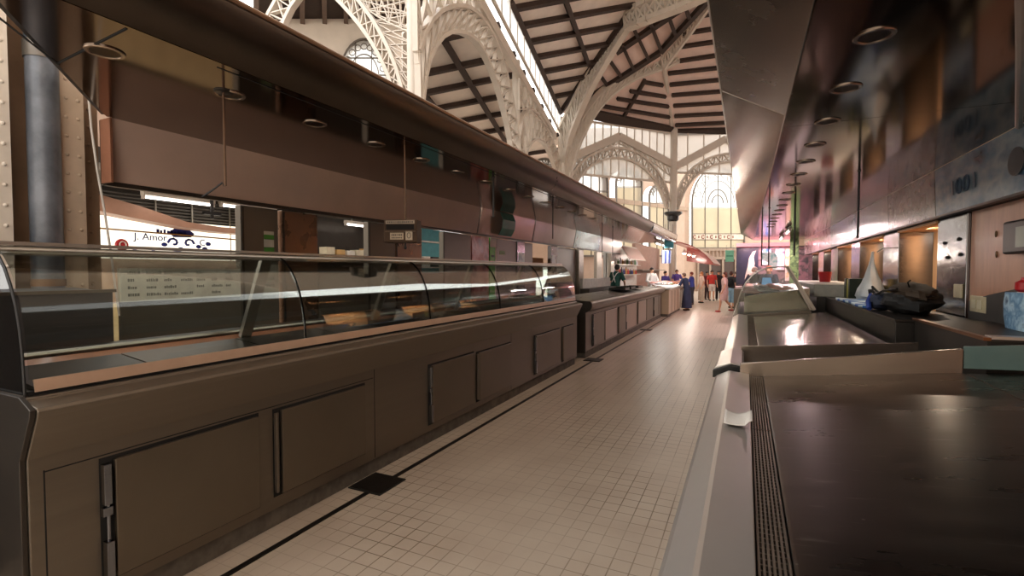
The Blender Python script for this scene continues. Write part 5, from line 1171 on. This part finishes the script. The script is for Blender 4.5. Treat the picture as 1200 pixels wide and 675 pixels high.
# ================================================================== PEOPLE
skin_m = mat('skin', 'd9a486', .55, 0, .04); skin_t = mat('skin_tan', 'b9835f', .55, 0, .04)
def person(lab, loc, rot, h=1.64, lean=0., top=None, skirt=None, pants=None, hair=None, hair_long=False, arms=None, legs=None, skin=None, apron=None, backpack=None, shoes='2b2320', sleeve=.4, extra=None, strap=None, bun=False):
    loc = Vector(loc); S = h/1.66; RM = Rz(rot); sk = skin or skin_m
    def U(p):
        p = Vector(p)
        if p.z > .95 and lean: p = Vector((0, 0, .95)) + Rx(lean) @ (p-Vector((0, 0, .95)))
        return p
    T = lambda p: loc + RM @ (Vector(p)*S)
    t = thing('person', loc, lab, 'person')
    arms = arms or {}; legs = legs or {}
    N = []; E_ = []; Rr = []
    def nd(p, r, par=None):
        N.append(T(p)); Rr.append(r*S); i = len(N)-1
        if par is not None: E_.append((par, i))
        return i
    pel = nd((0, 0, .95), .125); spn = nd(U((0, 0, 1.12)), .105, pel); ch = nd(U((0, .0, 1.30)), .13, spn); nk0 = nd(U((0, .005, 1.42)), .06, ch); nk = nd(U((0, 0, 1.47)), .048, nk0)
    hd = nd(U((0, -.015, 1.545)), .072, nk); hd2 = nd(U((0, -.005, 1.61)), .07, hd); nose = nd(U((0, -.105, 1.545)), .013, hd)
    P = {}
    for s, k in ((1, 'L'), (-1, 'R')):
        el, wr = arms.get(k, ((.25, .03, 1.12), (.25, -.08, .90)))
        sh = U((.165*s, 0, 1.38)); el = U((el[0]*s, el[1], el[2])); wr = U((wr[0]*s, wr[1], wr[2]))
        a = nd(sh, .05, ch); b_ = nd(el, .038, a); c = nd(wr, .024, b_)
        d = (wr-el).normalized(); side = d.cross(Vector((1, 0, 0))); side = side.normalized() if side.length > .1 else Vector((0, 1, 0))
        pm = nd(wr+d*.06, .026, c)
        for j, ln in enumerate((.065, .08, .085, .072)):
            o_ = side*(.022*(j-1.5)); f1 = nd(wr+d*.10+o_, .0085, pm); f2 = nd(wr+d*(.10+ln*.5)+o_+Vector((0, -.01, 0)), .008, f1); nd(wr+d*(.10+ln*.9)+o_+Vector((0, -.03, -.005)), .0065, f2)
        th = nd(wr+d*.045+side*-.042, .011, pm); nd(wr+d*.085+side*-.062, .009, th)
        P[k] = (sh, el, wr)
        kn, an = legs.get(k, ((.095, -.02, .50), (.10, .02, .085)))
        kn = Vector((kn[0]*s, kn[1], kn[2])); an = Vector((an[0]*s, an[1], an[2]))
        hp_ = nd((.09*s, 0, .88), .092, pel); k_ = nd(kn, .056, hp_); cf = nd(kn.lerp(an, .35)+Vector((0, .015, 0)), .052, k_); a_ = nd(an, .034, cf); nd(an+Vector((0, -.13, -.05)), .028, a_)
        P['l'+k] = (Vector((.09*s, 0, .88)), kn, an)
    me = bpy.data.meshes.new('body'); me.from_pydata([tuple(v) for v in N], E_, []); me.skin_vertices or None
    ob = bpy.data.objects.new('body', me); COL.objects.link(ob)
    m_ = ob.modifiers.new('s', 'SKIN'); m_.use_smooth_shade = True
    sv = me.skin_vertices[0].data
    for i, r in enumerate(Rr): sv[i].radius = (r, r)
    sv[0].use_root = True
    m2 = ob.modifiers.new('u', 'SUBSURF'); m2.levels = 1
    dg = bpy.context.evaluated_depsgraph_get(); nm = bpy.data.meshes.new_from_object(ob.evaluated_get(dg))
    bpy.data.objects.remove(ob)
    nm.transform(Matrix.Translation(-loc)); nm.materials.clear(); nm.materials.append(sk)
    bo = bpy.data.objects.new('body', nm); COL.objects.link(bo); bo.parent = t; OFF[bo] = loc
    def ring(c, rx, ry, n=16, M=None):
        M = M or Matrix.Identity(3); return [T(Vector(c) + M @ Vector((rx*math.cos(2*pi*k/n), ry*math.sin(2*pi*k/n), 0))) for k in range(n)]
    LM = Rx(lean)
    if top:
        b = MB(); zs = [(.90, .165, .125), (1.0, .16, .12), (1.12, .15, .115), (1.28, .175, .13), (1.36, .19, .125), (1.42, .13, .10), (1.455, .075, .075)]
        b.loft([ring(U((0, 0, z)), rx, ry, 16, LM if z > .95 else None) for z, rx, ry in zs])
        for k in 'LR':
            sh, el, wr = P[k]; e = sh.lerp(el, min(1, sleeve*2)) ; Q = [sh.lerp(el, -.15), sh, sh.lerp(el, .5), e]
            rad = [.07, .072, .064, .06]
            if sleeve > .5: Q.append(el.lerp(wr, (sleeve-.5)*2)); rad.append(.05)
            b.tube([T(q) for q in Q], [r*S for r in rad], 10)
        b.build('shirt', mat('cloth_'+top, top, .8, 0, .1, 9.), t, smooth=True)
    if skirt:
        col, zb, rb = skirt; b = MB(); mv = (P['lL'][1]+P['lR'][1])/2
        b.loft([ring((0, 0, .96), .155, .12), ring((0, 0, .88), .18, .15), ring((mv.x*.4, mv.y*.5, (.88+zb)/2), (.18+rb)/2, (.16+rb*.8)/2), ring((mv.x*.6, mv.y*.8, zb), rb, rb*.8)], True)
        b.build('skirt', mat('cloth_'+col, col, .8, 0, .1, 9.), t, smooth=True)
    if pants:
        col, frac = pants; b = MB()
        b.loft([ring((0, 0, .98), .15, .115), ring((0, 0, .86), .175, .135), ring((0, 0, .78), .15, .12)])
        for k in 'LR':
            hq, kn, an = P['l'+k]; q = hq.lerp(kn, min(1, frac*2)); Q = [hq, hq.lerp(kn, .4), q]; rad = [.10, .095, .08]
            if frac > .5: Q.append(kn.lerp(an, (frac-.5)*2)); rad.append(.065)
            b.tube([T(v) for v in Q], [r*S for r in rad], 10)
        b.build('trousers', mat('cloth_'+col, col, .8, 0, .1, 9.), t, smooth=True)
    for k in 'LR':
        an = P['l'+k][2]; b = MB(); b.ell(T(an+Vector((0, -.05, -.045))), (.045*S, .125*S, .042*S), 10, 7, RM); b.build('shoe', mat('shoe_'+shoes, shoes, .5), t, smooth=True)
    if hair:
        b = MB(); HM = RM @ LM
        b.ell(T(U((0, .022, 1.60))), (.092*S, .098*S, .098*S), 14, 10, HM, fn=lambda q, d: q if d.y > -.35 or d.z > .45 else q*.72)
        if hair_long: b.ell(T(U((0, .065, 1.48))), (.085*S, .05*S, .15*S), 12, 8, HM)
        if bun: b.ell(T(U((0, .11, 1.66))), (.045*S, .045*S, .045*S), 10, 7, HM)
        b.build('hair', mat('hair_'+hair, hair, .6, 0, .2, 30.), t, smooth=True)
    b = MB()
    for s in (1, -1): b.ell(T(U((.03*s, -.083, 1.565))), (.009*S, .007*S, .007*S), 8, 6, RM)
    b.build('eyes', black_pl, t, smooth=True)
    b = MB(); b.ell(T(U((0, -.083, 1.505))), (.022*S, .008*S, .006*S), 8, 6, RM); b.build('mouth', mat('lips', 'a8605a', .5), t, smooth=True)
    b = MB()
    for s in (1, -1): b.ell(T(U((.082*s, .0, 1.555))), (.012*S, .02*S, .03*S), 8, 6, RM)
    b.build('ears', sk, t, smooth=True)
    if apron:
        b = MB(); b.extr([T(U(q)) for q in ((-.11, -.142, 1.36), (.11, -.142, 1.36), (.16, -.142, 1.1), (.17, -.15, .96))] + [T(q) for q in ((.2, -.18, .55), (-.2, -.18, .55))] + [T(U(q)) for q in ((-.17, -.15, .96), (-.16, -.142, 1.1))], RM @ Vector((0, -.012, 0))); b.build('apron', mat('cloth_'+apron, apron, .7), t)
    if strap:
        b = MB()
        for s in (1, -1): b.tube([T(U(q)) for q in ((.10*s, .07, 1.425), (.07*s, .128, 1.36), (.0, .137, 1.22), (-.06*s, .128, 1.08))], .013, 6)
        b.build('apron_straps', white_paint, t)
    if backpack:
        b = MB(); b.ell(T(U((0, .2, 1.2))), (.15*S, .09*S, .2*S), 14, 10, RM); b.build('rucksack', mat('cloth_'+backpack, backpack, .7), t, smooth=True)
    return t
def gnd(px, py, z=0): q = atZ(px, py, z); return (q.x, q.y, z)
def stand(px, D, z=0): q = atD(px, 318, D); return (q.x, q.y, z)
work = {'L': ((.27, -.08, 1.14), (.15, -.33, 1.05)), 'R': ((.27, -.08, 1.14), (.17, -.30, 1.02))}
reach = {'L': ((.24, -.2, 1.15), (.14, -.45, 1.10)), 'R': ((.26, -.12, 1.12), (.16, -.36, 1.05))}
b = MB(); b.box(-4.9, -3.78, 12.5, 22, .001, .16); struct(b.build('floor.001', mat('duckboard', '6d5c4b', .8)), 'raised duckboard behind the left counters')
# platform is clear of the sink unit: vendors stand beyond it
person('vendor in a dark green shirt with white apron straps, seen from behind', (*atX(721, 318, -3.88)[:2], .162), pi*.9, 1.70, .22, top='1f4f45', pants=('3a3f45', 1.), hair='1c1512', arms=work, strap=True)
person('woman in a long navy dress leaning over the bright ice counter', gnd(805, 364), -pi*.62, 1.58, .28, top='26304e', skirt=('232c49', .12, .27), hair='6b4a38', arms=reach, sleeve=.8)
person('woman in a pale pink dress and red shoes walking in the middle of the aisle', gnd(849, 366), -pi*.5, 1.60, .03, top='d9b6ae', skirt=('d6b3ac', .50, .2), hair='6a3a2c', hair_long=True, legs={'L': ((.09, -.16, .5), (.09, -.2, .085)), 'R': ((.09, .04, .5), (.09, .3, .14))}, shoes='b02a2e')
person('person with a black rucksack and pale blue trousers, right behind the pink-dressed woman', gnd(857, 361), pi*.75, 1.62, 0, top='2a2a30', pants=('8fb4cc', .8), hair='5a2a22', backpack='17171b')
person('man in a red shirt and white shorts, standing near the far door', gnd(834, 352.5), pi*.1, 1.68, 0, top='c23a34', pants=('e6dcd4', .45), hair='3a2a22')
person('woman in a pale blouse and long beige skirt at the end of the far counter', gnd(822, 355), -pi*.35, 1.60, .05, top='e8cfc0', skirt=('d8c6b2', .15, .2), hair='c98a5a', hair_long=True)
person('person in dark clothes between the red-shirted man and the woman in the pink dress', gnd(842, 352), pi*.05, 1.66, 0, top='2c2426', pants=('241f22', 1.), hair='2a1a16')
person('person in a dark red top just left of the red-shirted man', gnd(828.5, 351), pi*.2, 1.62, 0, top='6e2428', pants=('3a2a2c', 1.), hair='241814')
person('person in a coral top at the far right of the aisle, beside the right counters', gnd(863, 356), pi*.1, 1.62, 0, top='d87a70', pants=('8a3038', 1.), hair='4a2a20')
person('vendor in a white coat behind the bright ice counter', (*atX(763, 318, -3.6)[:2], .162), pi*.15+.3, 1.62, .1, top='efe9e4', pants=('d8d4d0', 1.), hair='2a1d16', arms=work, apron='f2eeea', sleeve=.9)
person('vendor in a purple top at the far end of the ice counter, left of two', (*atX(779, 318, -3.62)[:2], .0), pi*.3, 1.64, .1, top='4a3f8c', pants=('2c2a3a', 1.), hair='20161a', arms=work)
person('vendor in a violet top under the red canopy, right of two', (*atX(793, 318, -3.6)[:2], .0), pi*.1, 1.72, .1, top='5a4a9c', pants=('2c2a3a', 1.), hair='5a3a2c', arms=work)
person('shopper in a blue shirt at the far counter beside the navy-dressed woman', gnd(811, 357), -pi*.5, 1.60, .1, top='3f4aa0', pants=('3a3a45', 1.), hair='7a3a30', arms=reach)
person('vendor with a light blue apron behind the right glass display case', (*atY(902, 318, 15.6)[:2], .163), pi*-.14, 1.62, .1, top='2a3040', apron='6fb4e6', pants=('2a2a30', 1.), hair='c9806a', arms=work)
person('vendor in dark clothes and pale cap by the figure poster', (*atY(884, 318, 19.85)[:2], .0), pi*-.14, 1.78, .0, top='2c2a2e', pants=('2a2a30', 1.), hair='d8c6ba', arms=work)

b = MB(); b.box(-.2, 1.2, 15.1, 16.2, .001, .16); struct(b.build('floor.002', MATS['duckboard']), 'raised duckboard behind the right display case')
# ================================================================== LIGHT, WORLD, CAMERA
w = bpy.data.worlds.new('sky'); scn.world = w; w.use_nodes = True; nt = w.node_tree
bg = nt.nodes['Background']; bg.inputs['Strength'].default_value = 4.4
tc = nn(nt, 'ShaderNodeTexCoord'); sx3 = nn(nt, 'ShaderNodeSeparateXYZ'); nt.links.new(tc.outputs['Generated'], sx3.inputs[0])
rp = nn(nt, 'ShaderNodeValToRGB'); rp.color_ramp.elements[0].position = 0.; rp.color_ramp.elements[0].color = (1., .97, .92, 1); rp.color_ramp.elements[1].position = .8; rp.color_ramp.elements[1].color = (.95, .95, .95, 1)
nt.links.new(sx3.outputs['Z'], rp.inputs['Fac']); nt.links.new(rp.outputs['Color'], bg.inputs['Color'])
cam = bpy.data.cameras.new('camera'); co = bpy.data.objects.new('camera', cam); COL.objects.link(co); scn.camera = co
cam.sensor_width = 36; cam.lens = 36*F/1200; cam.clip_start = .02; cam.clip_end = 200
co.location = CAM
fw = Vector((-sy*cp, cy*cp, -sp)); co.rotation_euler = fw.to_track_quat('-Z', 'Y').to_euler()
scn.view_settings.view_transform = 'Standard'; scn.view_settings.look = 'None'; scn.view_settings.gamma = 1; scn.view_settings.use_curve_mapping = False
scn.view_settings.exposure = -0.34
try:
    scn.cycles.max_bounces = 9; scn.cycles.diffuse_bounces = 4; scn.cycles.glossy_bounces = 5; scn.cycles.transparent_max_bounces = 16; scn.cycles.transmission_bounces = 6
    scn.cycles.sample_clamp_indirect = 6.; scn.cycles.use_denoising = True; scn.cycles.caustics_reflective = False
except Exception: pass
